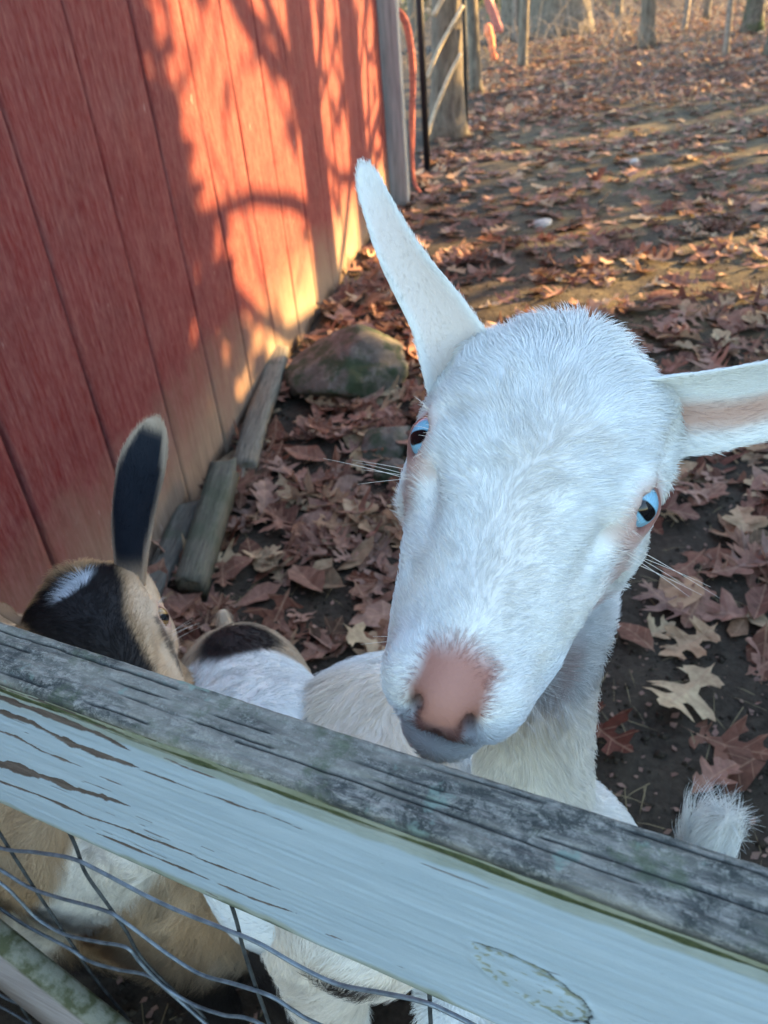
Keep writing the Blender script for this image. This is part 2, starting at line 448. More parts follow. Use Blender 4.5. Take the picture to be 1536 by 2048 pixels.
def build_leaves():
    r = np.random.RandomState(11)
    protos = [leaf_proto(k % 3 if k % 7 else 3, r) for k in range(16)]
    low = [leaf_proto(k % 3, r, LOW) for k in range(8)]
    mds = []
    for k, (V, F, UV) in enumerate(protos):
        me = mesh_data('oak_leaf', V, F, LEAFM_ONE, smooth=False)
        a = me.attributes.new('luv', 'FLOAT_VECTOR', 'POINT'); a.data.foreach_set('vector', np.c_[UV, np.zeros(len(UV))].astype(np.float32).ravel())
        mds.append(me)
    # candidates
    N1 = 21000
    y1 = .5+ (r.rand(N1)**1.25)*6.0; x1 = -1.0+r.rand(N1)*(2.2+.75*y1)
    keep = r.rand(N1) < litter_density(x1, y1)*(.55)
    x1, y1 = x1[keep], y1[keep]
    N2 = 60000
    y2 = 6.5+(r.rand(N2)**1.5)*34; x2 = -2+r.rand(N2)*(4+y2*.72)
    keep = r.rand(N2) < litter_density(x2, y2)*.75
    x2, y2 = x2[keep], y2[keep]
    hand = np.array([(.545, 1.055, .185, 2.2, 4, .95), (.36, .98, .15, 3.6, 1, .30), (.60, 1.32, .15, .4, 9, .55), (.80, 1.42, .15, 4.9, 2, .35), (.40, 1.30, .13, 1.2, 3, .1),
                     (.50, 1.22, .11, .5, 7, .25), (.52, .86, .12, 5.2, 8, .2), (-.20, 1.53, .17, .5, 0, .4), (.72, 1.66, .16, 4.2, 5, .9), (.30, 1.16, .12, 3.0, 11, .2)])
    x = np.r_[hand[:, 0], x1, x2]; y = np.r_[hand[:, 1], y1, y2]
    size = np.r_[hand[:, 2], r.uniform(.07, .19, len(x1)), r.uniform(.09, .16, len(x2))]
    yaw = np.r_[hand[:, 3], r.rand(len(x)-len(hand))*6.283]
    n = len(x)
    ok = (shed_side(x, y) > .03)
    for rx, ry, ra, rb, rh, rr in ROCKS: ok &= ((x-rx)**2+(y-ry)**2) > (.8*min(ra, rb))**2
    ok &= (x*FN[0]+y*FN[1] > .10)
    dens = litter_density(x, y)
    lift = r.rand(n)**1.6*(.004+.030*dens)+.003
    z = ground_z(x, y)+lift
    tilt = r.normal(0, .16, (n, 2))*(1+.9*dens[:, None]); tilt[:10] *= .35; z[:10] = ground_z(x[:10], y[:10])+.02
    u, v, dep = project(np.c_[x, y, z])
    inview = (u > -60) & (u < 1600) & (v > -60) & (v < 2100) & (dep > 0)
    hid = ((u > 800) & (u < 1250) & (v > 700) & (v < 1420)) | (v > 1260+.32*u) | (u < 300)
    rank = np.where(ok & inview & ~hid, dep/size*.13, 1e9)
    order = np.argsort(rank)
    singles = set(order[:290].tolist())
    kinds = r.randint(0, 16, n); kinds[:10] = hand[:, 4].astype(int)
    def mat3(i):
        cy, sy = math.cos(yaw[i]), math.sin(yaw[i])
        Rz = np.array([[cy, -sy, 0], [sy, cy, 0], [0, 0, 1]])
        a, b = tilt[i]
        Rx = np.array([[1, 0, 0], [0, math.cos(a), -math.sin(a)], [0, math.sin(a), math.cos(a)]])
        Ry = np.array([[math.cos(b), 0, math.sin(b)], [0, 1, 0], [-math.sin(b), 0, math.cos(b)]])
        flip = np.diag([1, 1, 1])
        return Rz@Rx@Ry@flip*size[i]
    SV = []; SF = []; ST = []; SU = []; off = 0
    for i in range(n):
        if not ok[i]: continue
        M = mat3(i)
        if i in singles:
            o = bpy.data.objects.new('oak_leaf', mds[kinds[i]]); COL.objects.link(o); o.parent = GROUND
            m = np.eye(4); m[:3, :3] = M; m[:3, 3] = (x[i], y[i], z[i]); o.matrix_basis = Matrix(m.tolist())
        else:
            if not inview[i] and r.rand() < .35: continue
            V, F, UV = (protos if dep[i] < 4.2 else low)[kinds[i] % (16 if dep[i] < 4.2 else 8)]
            SV.append(V@M.T+(x[i], y[i], z[i])); SF.append(np.array(F)+off); off += len(V)
            ST.append(np.full(len(V), r.rand())); SU.append(UV)
    V = np.concatenate(SV); F = np.concatenate(SF)
    o = make('leaf_litter', V, F, LEAFM_MANY, smooth=False, cols={'tone': np.concatenate(ST)})
    U = np.concatenate(SU)
    a = o.data.attributes.new('luv', 'FLOAT_VECTOR', 'POINT'); a.data.foreach_set('vector', np.c_[U, np.zeros(len(U))].astype(np.float32).ravel())
    tag(o, 'brown fallen oak leaves scattered thickly over the yard and forest floor', 'leaves', kind='stuff')
    print('litter leaves', len(ST), 'tris', len(F))
build_leaves()

# straw and twigs on the mud
def build_straw():
    r = np.random.RandomState(5)
    n = 3200
    y = .55+r.rand(n)**1.2*8; x = -.6+r.rand(n)*(1.4+.75*y)
    k = (shed_side(x, y) > .03) & (x*FN[0]+y*FN[1] > .2); x, y = x[k], y[k]; n = len(x)
    L = r.uniform(.02, .08, n)[:, None]; wd = r.uniform(.0004, .0010, n)[:, None]; an = r.rand(n)*6.283
    d = np.stack([np.cos(an), np.sin(an), 0*an], -1); sd = np.stack([-np.sin(an), np.cos(an), 0*an], -1)*wd
    c = np.stack([x, y, ground_z(x, y)+.002], -1); rise = r.uniform(-.1, .4, n)[:, None]; up_ = np.array([0, 0, 1.])
    ps = [c+d*L*t+up_*L*(rise*t-t*t*rise*.6) for t in (0, .5, 1)]
    V = np.stack([ps[0]-sd, ps[0]+sd, ps[1]+sd+up_*wd, ps[1]-sd+up_*wd, ps[2]], 1).reshape(-1, 3)
    base = np.arange(n)[:, None]*5
    F = np.concatenate([base+[0, 1, 2], base+[0, 2, 3], base+[3, 2, 4]])
    mb = [V]
    m = NT('straw', .7); m.col(m.ramp(m.noise(m.coord(), 9), [(.35, (.09, .07, .035)), (.6, (.26, .20, .10))]))
    o = make('straw', V, F, m.m, smooth=False)
    tag(o, 'short dry straw and grass stalks strewn over the mud', 'straw', kind='stuff')
build_straw()

# torn bits of leaf trodden into the mud
def build_bits():
    r = np.random.RandomState(25); n = 5200
    y = .55+r.rand(n)**1.3*5.5; x = -.5+r.rand(n)*(1.2+.75*y)
    k = (shed_side(x, y) > .03) & (x*FN[0]+y*FN[1] > .2); x, y = x[k], y[k]; n = len(x)
    V, F = cards_flat(r, np.stack([x, y, ground_z(x, y)+.003], -1), .002, .011)
    o = make('leaf_bits', V, F, LEAFM_MANY, smooth=False, cols={'tone': np.repeat(np.array([.01, .05, .38, .40, .74, .99, .99, .2])[r.randint(0, 8, n)], 4)})
    a = o.data.attributes.new('luv', 'FLOAT_VECTOR', 'POINT'); a.data.foreach_set('vector', np.tile(np.array([[.2, .1, 0], [.3, .5, 0], [.2, .9, 0], [.1, .5, 0]], np.float32), (n, 1)).ravel())
    tag(o, 'torn scraps of brown leaf trodden into the mud', 'leaf scraps', kind='stuff')
def cards_flat(r, P, a, b):
    n = len(P); th = r.rand(n)*6.283; s_ = r.uniform(a, b, n)[:, None]
    u = np.stack([np.cos(th), np.sin(th), r.normal(0, .25, n)], -1); v = np.stack([-np.sin(th), np.cos(th), r.normal(0, .25, n)], -1)
    j = lambda: r.uniform(.5, 1.2, (n, 1))
    V = np.stack([P-u*s_*j(), P+v*s_*.6*j(), P+u*s_*j()+[0, 0, .002], P-v*s_*.6*j()], 1).reshape(-1, 3)
    return V, np.arange(n*4).reshape(n, 4)
build_bits()

# pebbly crumbs of soil
def build_crumbs():
    r = np.random.RandomState(15)
    base = np.array([(1, 0, 0), (-1, 0, 0), (0, 1, 0), (0, -1, 0), (0, 0, 1), (0, 0, -1)], float)
    f0 = np.array([(0, 2, 4), (2, 1, 4), (1, 3, 4), (3, 0, 4), (2, 0, 5), (1, 2, 5), (3, 1, 5), (0, 3, 5)])
    n = 6500
    y = .55+r.rand(n)**1.3*3.6; x = -.5+r.rand(n)*(1.2+.75*y)
    k = (shed_side(x, y) > .03) & (x*FN[0]+y*FN[1] > .2); x, y = x[k], y[k]; n = len(x)
    sz = r.uniform(.002, .007, n)*(1+.8*(r.rand(n) < .08))
    V = base[None]*sz[:, None, None]*r.uniform(.6, 1.3, (n, 6, 3))+np.stack([x, y, ground_z(x, y)+sz*.2], -1)[:, None]
    o = make('soil_crumbs', V.reshape(-1, 3), (f0[None]+np.arange(n)[:, None, None]*6).reshape(-1, 3), MUD, smooth=True)
    tag(o, 'small crumbs of dark soil lying loose on the muddy yard', 'soil', kind='stuff')
build_crumbs()

# ---------------------------------------------------------------- red shed
def build_shed():
    M = mat_siding()
    sh = empty('red_shed', (WALL_FOOT[0], WALL_FOOT[1], 0), 'red stained wooden shed with grooved siding, paint worn to bare wood along its foot', 'shed')
    ang = math.atan2(WD[1], WD[0]); sh.rotation_euler = (0, 0, ang)
    def grid_board(x0, x1, z0, z1, y, name, seed):
        nx, nz = 9, 40
        xs = np.array([x0, x0+.0015, x0+.005, *np.linspace(x0+.02, x1-.02, nx-6), x1-.005, x1-.0015, x1])
        ys = np.array([.013, .004, 0, *([0]*(nx-6)), 0, .004, .013])
        zs = np.linspace(z0, z1, nz)
        X, Z = np.meshgrid(xs, zs, indexing='ij'); Yv = np.repeat(ys[:, None], nz, 1)
        P = np.stack([X, X*0, Z], -1)
        Yv = Yv-.0022*fbm(P*[6, 1, 1.3], seed, 3)
        edge = np.minimum(X-x0, x1-X) < .004
        X = X+np.where(edge, .0035*vnoise(P*[1, 1, 14], seed+3), 0)
        V = np.stack([X, Yv+y, Z], -1).reshape(-1, 3)
        V[:, 2] += np.where(V[:, 2] < z0+.001, .006*vnoise(V*[30, 1, 1], seed), 0)
        idx = np.arange(nx*nz).reshape(nx, nz)
        F = np.stack([idx[:-1, :-1], idx[1:, :-1], idx[1:, 1:], idx[:-1, 1:]], -1).reshape(-1, 4)
        # back face so the board has thickness
        n0 = len(V)
        Vb = np.array([(x0, y+.014, z0), (x1, y+.014, z0), (x1, y+.014, z1), (x0, y+.014, z1)])
        V = np.concatenate([V, Vb])
        F = [tuple(q) for q in F]+[(n0+3, n0+2, n0+1, n0)]+[(idx[i+1, 0], idx[i, 0], n0, n0+1) for i in range(nx//2, nx//2+1)]
        me = mesh_data(name, V, F, M, cols={'hgt': np.clip(V[:, 2], 0, 3)})
        return obj(name, me, sh)
    x = -2.437; k = 0
    H = 2.35
    while x < 3.45:
        x1 = min(x+.305, 3.50)
        grid_board(x+.002, x1-.002, .012, H, 0.0, 'siding_board', 40+k)
        x = x1; k += 1
    V, F = box((.53, .026, H/2+.01), (5.94, .018, H-.03)); obj('sheathing', mesh_data('sheathing', V, F, simple('dark_sheathing', (.05, .018, .015)), False, cols={'hgt': V[:, 2]}), sh)
    redm = simple('red_painted_wall', (.25, .035, .03))
    for nm, c, s in (('wall', (-2.43, 1.25, H/2), (.03, 2.42, H-.03)), ('wall', (3.48, 1.25, H/2), (.03, 2.42, H-.03)), ('wall', (.53, 2.47, H/2), (5.94, .03, H-.03))):
        V, F = box(c, s); obj(nm, mesh_data(nm, V, F, redm, False), sh)
    roofm = simple('roof_shingles', (.06, .055, .05), .9)
    V = np.array([(-2.7, -.12, 2.36), (3.75, -.12, 2.36), (3.75, 1.24, 3.1), (-2.7, 1.24, 3.1), (-2.7, 2.65, 2.36), (3.75, 2.65, 2.36)], float)
    V = np.concatenate([V, V+[0, 0, .04]])
    F = [(0, 3, 2, 1), (3, 4, 5, 2), (6, 7, 8, 9), (9, 8, 11, 10), (0, 1, 7, 6), (4, 10, 11, 5), (0, 6, 9, 3), (3, 9, 10, 4), (1, 2, 8, 7), (2, 5, 11, 8)]
    obj('roof', mesh_data('roof', V, F, roofm, False), sh)
    for xx in (-2.43, 3.48):
        V = np.array([(xx-.014, 0, 2.36), (xx-.014, 1.24, 3.08), (xx-.014, 2.48, 2.36), (xx+.014, 0, 2.36), (xx+.014, 1.24, 3.08), (xx+.014, 2.48, 2.36)], float)
        obj('gable', mesh_data('gable', V, [(0, 1, 2), (5, 4, 3), (0, 3, 4, 1), (1, 4, 5, 2), (2, 5, 3, 0)], redm, False), sh)
    # weathered corner board, proud of the siding
    cm = NT('weathered_corner_board', .7); cn = cm.noise(cm.coord((30, 30, 2)), 2, 6)
    cm.col(cm.ramp(cn, [(.3, (.16, .155, .15)), (.5, (.27, .26, .245)), (.7, (.36, .34, .315))])); cm.bump(cn, .4, .004)
    V, F = box((3.555, -.035, 1.18), (.095, .15, 2.34), bev=.006); obj('corner_board', mesh_data('corner_board', V, F, cm.m, False), sh)
    return sh
build_shed()

# ---------------------------------------------------------------- rocks and old timber at the wall foot
def rock_mesh(rx, ry, rz, seed, n=40):
    th = np.linspace(0, np.pi, n); ph = np.linspace(0, 2*np.pi, n*2, endpoint=False)
    T, P = np.meshgrid(th, ph, indexing='ij')
    D = np.stack([np.sin(T)*np.cos(P), np.sin(T)*np.sin(P), np.cos(T)], -1)
    r0 = 1+.22*fbm(D*1.3+seed, seed, 2)+.10*fbm(D*4+seed, seed+4, 3)+.03*fbm(D*14, seed+5, 2)
    # facets
    rr = np.random.RandomState(seed)
    for _ in range(7):
        nrm = rr.normal(size=3); nrm /= np.linalg.norm(nrm); h = rr.uniform(.72, .95)
        d = (D*r0[..., None])@nrm; r0 = np.where(d > h, r0*h/d*(1+.02*(d-h)), r0)
    V = (D*r0[..., None]*[rx, ry, rz]).reshape(-1, 3)
    m = n*2; F = [(i*m+j, (i+1)*m+j, (i+1)*m+(j+1) % m, i*m+(j+1) % m) for i in range(n-1) for j in range(m)]
    return V, F
def mat_rock():
    t = NT('mossy_stone', .9, .25); v = t.coord(); n = t.noise(v, 14, 7, .7); m = t.noise(t.coord(loc=(5, 1, 2)), 9, 5, .7)
    c = t.ramp(n, [(.3, (.045, .038, .030)), (.5, (.105, .09, .072)), (.7, (.20, .175, .14))])
    g = t.ramp(m, [(.46, (0, 0, 0)), (.58, (1, 1, 1))]); c = t.mix(g, c, (.035, .048, .024))
    t.col(c); t.bump(n, .8, .012); return t.m
RM = mat_rock()
RL = ['large flat grey boulder with dark green moss at the shed foot', 'low grey stone half buried in leaves in front of the mossy boulder', 'small pale stone beside the low grey stone in the leaves',
      'small stone on the leaves near the leaning tree base', 'pale small stone lying on open mud in the mid yard', 'whitish pebble-sized stone far out on the yard']
for i, (x, y, a, b, h, rot) in enumerate(ROCKS):
    V, F = rock_mesh(a, b, h, 60+i, 40 if i < 3 else 14)
    o = obj('rock' if i else 'boulder', mesh_data('rock', V, F, RM if i < 4 else simple('pale_stone', (.42, .38, .33))), None, (x, y, float(ground_z(x, y))+h*(.45 if i < 1 else .25)))
    o.rotation_euler = (0.06, -.05, rot); tag(o, RL[i], 'boulder' if i == 0 else 'rock')

def timber(name, p0, p1, w_, h_, col, seed, label, moss=.0):
    p0 = np.array(p0, float); p1 = np.array(p1, float); L = np.linalg.norm(p1-p0)
    n = 26
    ring = []
    for a, b in ((-.5, -.5), (-.5, 0), (-.5, .5), (-.2, .5), (.2, .5), (.5, .5), (.5, 0), (.5, -.5)): ring.append((a*w_, b*h_))
    V = []; r = np.random.RandomState(seed)
    for i in range(n):
        t = i/(n-1); k = 1-.10*abs(t-.5)
        if i in (0, n-1): k *= .94
        for j, (a, b) in enumerate(ring):
            q = np.array([t*L, a, b])
            V.append((t*L+(r.uniform(-.012, .012) if i in (0, n-1) else 0), a*k+.006*float(vnoise(q*[4, 30, 30], seed)), b*k+.006*float(vnoise(q*[4, 30, 30]+7, seed))))
    m = 8; F = [(i*m+j, i*m+(j+1) % m, (i+1)*m+(j+1) % m, (i+1)*m+j) for i in range(n-1) for j in range(m)]+[tuple(range(m-1, -1, -1)), tuple(range((n-1)*m, n*m))]
    t = NT('old_timber_'+name, .9); g = t.noise(t.coord((5, 60, 60)), 2.2, 6, .7)
    c = t.ramp(g, [(.3, tuple(x*.45 for x in col)), (.7, col)])
    mo = t.noise(t.coord(), 11, 5); c = t.mix(t.ramp(mo, [(.64-moss*.22, (0, 0, 0)), (.80-moss*.22, (.8, .8, .8))]), c, (.07, .08, .05))
    st = t.noise(t.coord((8, 90, 90), loc=(1, 2, 3)), 2.5, 5, .7); c = t.mix(t.ramp(st, [(.3, (.75, .75, .75)), (.5, (0, 0, 0))]), c, (.03, .027, .02))
    t.col(c); t.bump(g, .8, .006)
    o = obj(name, mesh_data(name, V, F, t.m), None, tuple(p0))
    d = (p1-p0)/L; rz = math.atan2(d[1], d[0]); ry = -math.asin(d[2]); o.rotation_euler = (0, ry, rz)
    return tag(o, label, 'board')
timber('old_board', (-.33, 2.83, .10), (-.40, 2.06, .04), .07, .045, (.24, .21, .16), 3, 'weathered grey board end lying against the shed foot beside the boulder', .1)
timber('old_board', (-.415, 2.10, .035), (-.45, 1.88, .02), .05, .03, (.30, .24, .18), 6, 'short splintered grey lath between the two old boards by the wall')
timber('mossy_timber', (-.425, 1.95, .11), (-.475, 1.50, .045), .065, .075, (.17, .155, .115), 4, 'green mossy square timber lying at the shed foot behind the spotted goat', .85)
timber('old_board', (-.53, 1.86, .05), (-.60, 1.30, .03), .06, .03, (.17, .15, .12), 8, 'dull grey board tight against the wall below the mossy timber', .4)

# ---------------------------------------------------------------- trees
BARK = mat_bark('grey_brown_bark', (.055, .045, .036), (.21, .18, .14))
BARKM = mat_bark('mossy_bark', (.05, .045, .036), (.15, .13, .10), (.055, .075, .035))
TWIG = simple('twig_bark', (.20, .165, .135), .85, .4, 30)
DRY = simple('dry_leaf_crown', (.24, .13, .06), .8, .5, 3)

def cards(r, P, smin_, smax_, crumple=0.):
    """small bent leaf-shaped faces at the points P"""
    n = len(P); a = r.normal(size=(n, 3)); a /= np.linalg.norm(a, axis=1)[:, None]; b = np.cross(a, r.normal(size=(n, 3))); b /= np.linalg.norm(b, axis=1)[:, None]
    s_ = r.uniform(smin_, smax_, n)[:, None]; c = np.cross(a, b)
    V = np.stack([P-a*s_, P+b*s_*.5, P+a*s_, P-b*s_*.5+c*s_*crumple], 1).reshape(-1, 3)
    return V, np.arange(n*4).reshape(n, 4)

def branch_pts(p, d, L, r, n=7, up=.15, wob=.18):
    P = [np.array(p, float)]; d = np.array(d, float)
    for i in range(n-1):
        d = d+r.normal(0, wob, 3)+np.array([0, 0, up*.3]); d /= np.linalg.norm(d); P.append(P[-1]+d*L/(n-1))
    return np.array(P), d

def tree(x, y, rad, H, label, lean=(0, 0), mat=BARK, nb=10, seed=0, leaves=0, zb=1.5, group=None, cat='tree', flare=1.6, lsz=.09, name='tree'):
    r = np.random.RandomState(seed+100)
    z0 = float(ground_z(x, y))
    t = empty(name, (x, y, z0), label, cat, group)
    n = 16; zz = np.linspace(0, 1, n)**1.3*H
    P = np.array([[x+lean[0]*z+.04*rad*9*math.sin(z*.7+seed), y+lean[1]*z+.04*rad*6*math.cos(z*.9+seed), z0+z-.08] for z in zz])
    R_ = rad*(1-.72*zz/H)*(1+(flare-1)*np.exp(-zz/(rad*1.6)))
    V, F = tube(P, R_, 14 if rad > .06 else 7, True, .22 if rad > .06 else .1, seed)
    make('trunk', V, F, mat, t)
    mb = MB(); tips = []
    for k in range(nb):
        f = r.uniform(zb/H, .97); i = min(int(np.searchsorted(zz, f*H)), n-1)
        a = r.rand()*6.283; d = np.array([math.cos(a), math.sin(a), r.uniform(.15, .9)]); d /= np.linalg.norm(d)
        L = H*r.uniform(.14, .32)*(1.15-f*.5); br = max(R_[i]*r.uniform(.2, .42), .004)
        Q, dd = branch_pts(P[i], d, L, r)
        v, ff = tube(Q, np.linspace(br, br*.3, len(Q)), 5); mb.add(v, ff); tips.append(Q)
        for s in range(4):
            j = r.randint(2, len(Q)); d2 = dd+r.normal(0, .7, 3); d2 /= np.linalg.norm(d2)
            Q2, _ = branch_pts(Q[j], d2, L*.45, r, 5); v, ff = tube(Q2, np.linspace(br*.4, br*.12, 5), 4); mb.add(v, ff); tips.append(Q2)
    if mb.n: tag(mb.build('branches', mat if rad > .06 else TWIG, t), kind='stuff')
    if leaves:
        Q = np.concatenate(tips)
        V, F = cards(r, Q[r.randint(0, len(Q), leaves)]+r.normal(0, .16, (leaves, 3)), lsz*.6, lsz*1.3, .2)
        tag(make('crown', V, F, DRY, t, smooth=False), kind='stuff')
    return t

SHRUB_GAP = .06
def added_shrub(x, y, rx, H, n, label, seed, group=None, col=None, lsz=.05, cone=False, name='shrub', cat='shrub'):
    r = np.random.RandomState(seed)
    z0 = float(ground_z(x, y)); t = empty(name, (x, y, z0), label, cat, group)
    mb = MB()
    for k in range(9 if not cone else 1):
        a = r.rand()*6.283; d = np.array([math.cos(a)*.5, math.sin(a)*.5, 1.]) if not cone else np.array([0, 0, 1.])
        Q, _ = branch_pts((x+.05*math.cos(a), y+.05*math.sin(a), z0-.05), d/np.linalg.norm(d), H*.9, r, 7, .2, .10 if not cone else .01)
        v, f = tube(Q, np.linspace(.018 if not cone else .05, .004, 7), 5); mb.add(v, f)
    tag(mb.build('stems', TWIG, t), kind='stuff')
    h = r.rand(n); q = r.normal(size=(n, 3)); q /= np.linalg.norm(q, axis=1)[:, None]
    if cone:
        rad = rx*(1-h)**.75*(.85+.25*np.sin(h*40+q[:, 0]*3)); k = r.uniform(.75, 1.03, n)
        P = np.stack([x+q[:, 0]*rad*k, y+q[:, 1]*rad*k, z0+h*H], -1)
    else:
        P = np.array([x, y, z0+H*.55])+q*np.array([rx, rx, H*.5])*(r.uniform(.35, 1, n)**.6)[:, None]
        P = P[(P[:, 2] > z0+.03) & (vnoise(P*2.4, seed) > SHRUB_GAP)]
    V, F = cards(r, P, lsz*.6, lsz*1.4)
    tag(make('foliage', V, F, col or DRY, t, smooth=False), kind='stuff')
    return t

# beyond the shed, in the picture
lt = tree(.86, 7.9, .145, 7.5, 'leaning rough-barked tree with pale vines, close behind the shed corner', (.035, .05), BARK, 8, 1, 0, 2.6, flare=1.75)
def vine(p, rad, lab_parent):
    V, F = tube(spline(p, 22), rad, 6, True, .15, 3); make('vine', V, F, simple('pale_vine', (.50, .42, .29), .8, .3, 25), lab_parent)
vine([(.68, 7.62, .02), (.79, 7.70, .26), (.92, 7.72, .5), (1.03, 7.76, .66)], .017, lt)
vine([(.72, 7.66, .50), (.84, 7.69, .72), (.98, 7.74, .90), (1.06, 7.8, 1.0)], .016, lt)
vine([(.80, 7.70, .95), (.94, 7.70, 1.16), (1.04, 7.74, 1.38), (1.05, 7.8, 1.9)], .022, lt)
vine([(.70, 7.7, 1.25), (.78, 7.64, 1.12), (.96, 7.68, 1.17)], .012, lt)
tree(4.35, 18.6, .52, 12, 'massive dark oak trunk far back in the woods with flared foot', (.01, 0), BARK, 8, 2, 0, 4, flare=1.5)
tree(3.75, 19.2, .26, 11, 'second dark trunk standing just left of the massive oak', (-.02, 0), BARK, 6, 3, 0, 4)
tree(5.78, 11.8, .15, 8, 'green mossy trunk at the right edge of the picture', (.05, 0), BARKM, 8, 4, 0, 3)
tree(1.27, 10.3, .055, 6, 'thin dark upright stem right of the leaning tree', (0.0, 0), BARK, 6, 5, 0, 2.4)
tree(4.9, 14.6, .11, 8, 'dark slim trunk in the middle of the woods edge, right of the massive oak', (-.02, 0), BARK, 7, 21, 0, 2.6)
tree(6.9, 15.2, .15, 8, 'dark trunk between the pale sapling and the green mossy trunk', (.03, 0), BARKM, 7, 22, 0, 2.6)
tree(2.75, 13.6, .07, 6, 'slim grey trunk just right of the orange ribbon', (.03, 0), BARK, 7, 23, 0, 1.6)
tree(1.62, 11.0, .075, 7, 'grey-brown young trunk behind the hanging red rag', (-.02, 0), BARK, 6, 15, 0, 2.8)
SAP = [(5.3, 12.3, .045, 'young straight tree in front of the sunlit leaf strip, right side'), (6.25, 16.5, .05, 'pale sapling rising beyond the sunlit leaf strip'), (3.45, 18, .05, 'slim sapling left of the massive oak'), (2.4, 16.6, .06, 'slender pale stem behind the orange rag'),
       (7.6, 19, .07, 'dark sapling deep in the woods on the right'), (9.3, 20, .06, 'bent sapling near the right edge of the deep woods'), (6.9, 22.5, .09, 'grey young tree deep behind the sunlit strip'), (5.6, 24, .10, 'upright young tree behind the massive oak'),
       (8.7, 26, .12, 'straight trunk far in the background right of centre'), (10.9, 25, .10, 'distant trunk toward the right of the woods'), (1.7, 21, .12, 'distant trunk seen past the leaning tree'), (3.0, 27, .14, 'faraway trunk above the hanging rags'), (12.6, 29, .2, 'broad faraway trunk at the right of the woods'), (7.5, 31, .2, 'broad faraway trunk near the middle of the woods')]
for i, (x, y, rr_, lab) in enumerate(SAP):
    tree(x, y, rr_, 5+rr_*40, lab, (rng.uniform(-.06, .06), 0), TWIG if rr_ < .065 else BARK, 9, 30+i, 0, .7, 'saplings and trunks in the woods', flare=1.3, name='sapling' if rr_ < .08 else 'tree')

# brambles and brush: nobody could count the stalks
def build_brush():
    r = np.random.RandomState(77); mb = MB()
    for i in range(2500):
        y = 8+r.rand()**1.1*26; x = 1.0+r.rand()*(y*.62)
        if y < 11 and x < 2.8: continue
        if r.rand() > .25+.75*(fbm(np.array([x*.5, y*.5, 0.]), 8, 2) > -.05): continue
        L = r.uniform(.3, 1.5)*(1 if y > 12 else .45); a = r.rand()*6.283; d = np.array([math.cos(a)*.7, math.sin(a)*.7, r.uniform(.5, 1.4)])
        Q, _ = branch_pts((x, y, float(ground_z(x, y))-.02), d/np.linalg.norm(d), L, r, 6, -.6, .16)
        v, f = tube(Q, np.linspace(.0055, .002, 6)*(1 if y < 14 else 1.7), 3, False); mb.add(v, f)
    o = mb.build('brush', TWIG); tag(o, 'tangle of thin grey twigs and brambles at the edge of the woods', 'brush', kind='stuff')
build_brush()
# far green-grey thicket closing the view
def build_thicket():
    r = np.random.RandomState(78); n = 16000
    P = np.stack([r.uniform(-14, 42, n), r.uniform(30, 46, n), r.rand(n)**1.4*5.5], -1)
    P = P[fbm(P*[.25, .2, .5], 4, 2) > -.25]; V, F = cards(r, P, .10, .26)
    t = NT('far_thicket', .9); t.col(t.ramp(t.noise(t.coord(), .35, 4), [(.35, (.13, .11, .085)), (.55, (.16, .17, .07)), (.7, (.22, .19, .10))]))
    o = make('thicket', V, F, t.m, smooth=False); tag(o, 'grey-green thicket of distant woodland undergrowth', 'thicket', kind='stuff')
build_thicket()
# the pen's posts behind the shed and the rags on them
def post(x, y, r0, h, label, col, square=True):
    z0 = float(ground_z(x, y)); t = obj('fence_post', None, None, (x, y, z0)) if False else empty('fence_post', (x, y, z0), label, 'post')
    V, F = box((x, y, z0+h/2-.05), (r0*2, r0*2, h+.1), bev=r0*.2) if square else tube([(x, y, z0-.05), (x, y, z0+h)], r0, 10)
    make('post_shaft', V, F, simple('post_paint_%d' % int(x*100), col, .6), t, smooth=not square)
    V, F = box((x, y, z0+h+.012), (r0*2.3, r0*2.3, .02), bev=r0*.2); make('post_cap', V, F, simple('post_cap_%d' % int(x*100), col, .6), t, smooth=False)
post(.335, 5.72, .032, 2.1, 'dark green post just beyond the shed corner', (.018, .024, .020))
post(.58, 6.45, .026, 2.1, 'thin black post between the shed corner and the leaning tree', (.02, .018, .022), False)
post(1.13, 8.25, .022, 2.1, 'dark metal post at the right side of the leaning tree', (.035, .04, .045), False)
def rag(name, pts, rad, flat, label, col):
    P = spline(pts, 26); t = empty(name, tuple(P[0]), label, 'rag'); m = simple(name+'_cloth', col, .8, .35, 40)
    r = np.random.RandomState(int(abs(P[0][0])*1000) % 999)
    for k in range(4):
        off = r.normal(0, 1, 3)*flat*[1, .4, 0]
        Q = P+off*np.linspace(.2, 1, 26)[:, None]*(1+.5*np.sin(np.linspace(0, 5, 26)+k))[:, None]
        V, F = tube(Q, rad*np.interp(np.linspace(0, 1, 26), [0, .25, .6, 1], [.7, 1.25, .8, .55]), 6, True, .4, k); make('strand', V, F, m, t)
rag('hanging_twine', [(.30, 5.66, 1.06), (.37, 5.62, 1.07), (.43, 5.62, .98), (.45, 5.62, .75), (.43, 5.62, .45), (.42, 5.62, .12), (.46, 5.60, .02)], .013, .016, 'faded red twine hanging from the dark green post down to the leaves', (.50, .13, .085))
rag('hanging_rag', [(1.66, 10.92, 1.75), (1.70, 10.86, 1.35), (1.72, 10.86, 1.05), (1.82, 10.84, .8), (1.86, 10.82, .62)], .045, .05, 'dusty pink rag hanging on the young trunk behind the leaning tree', (.50, .19, .15))
rag('orange_ribbon', [(2.36, 14.6, .55), (2.40, 14.55, .34), (2.44, 14.5, .06)], .05, .03, 'short orange ribbon fluttering low near the brambles', (.75, .22, .10))

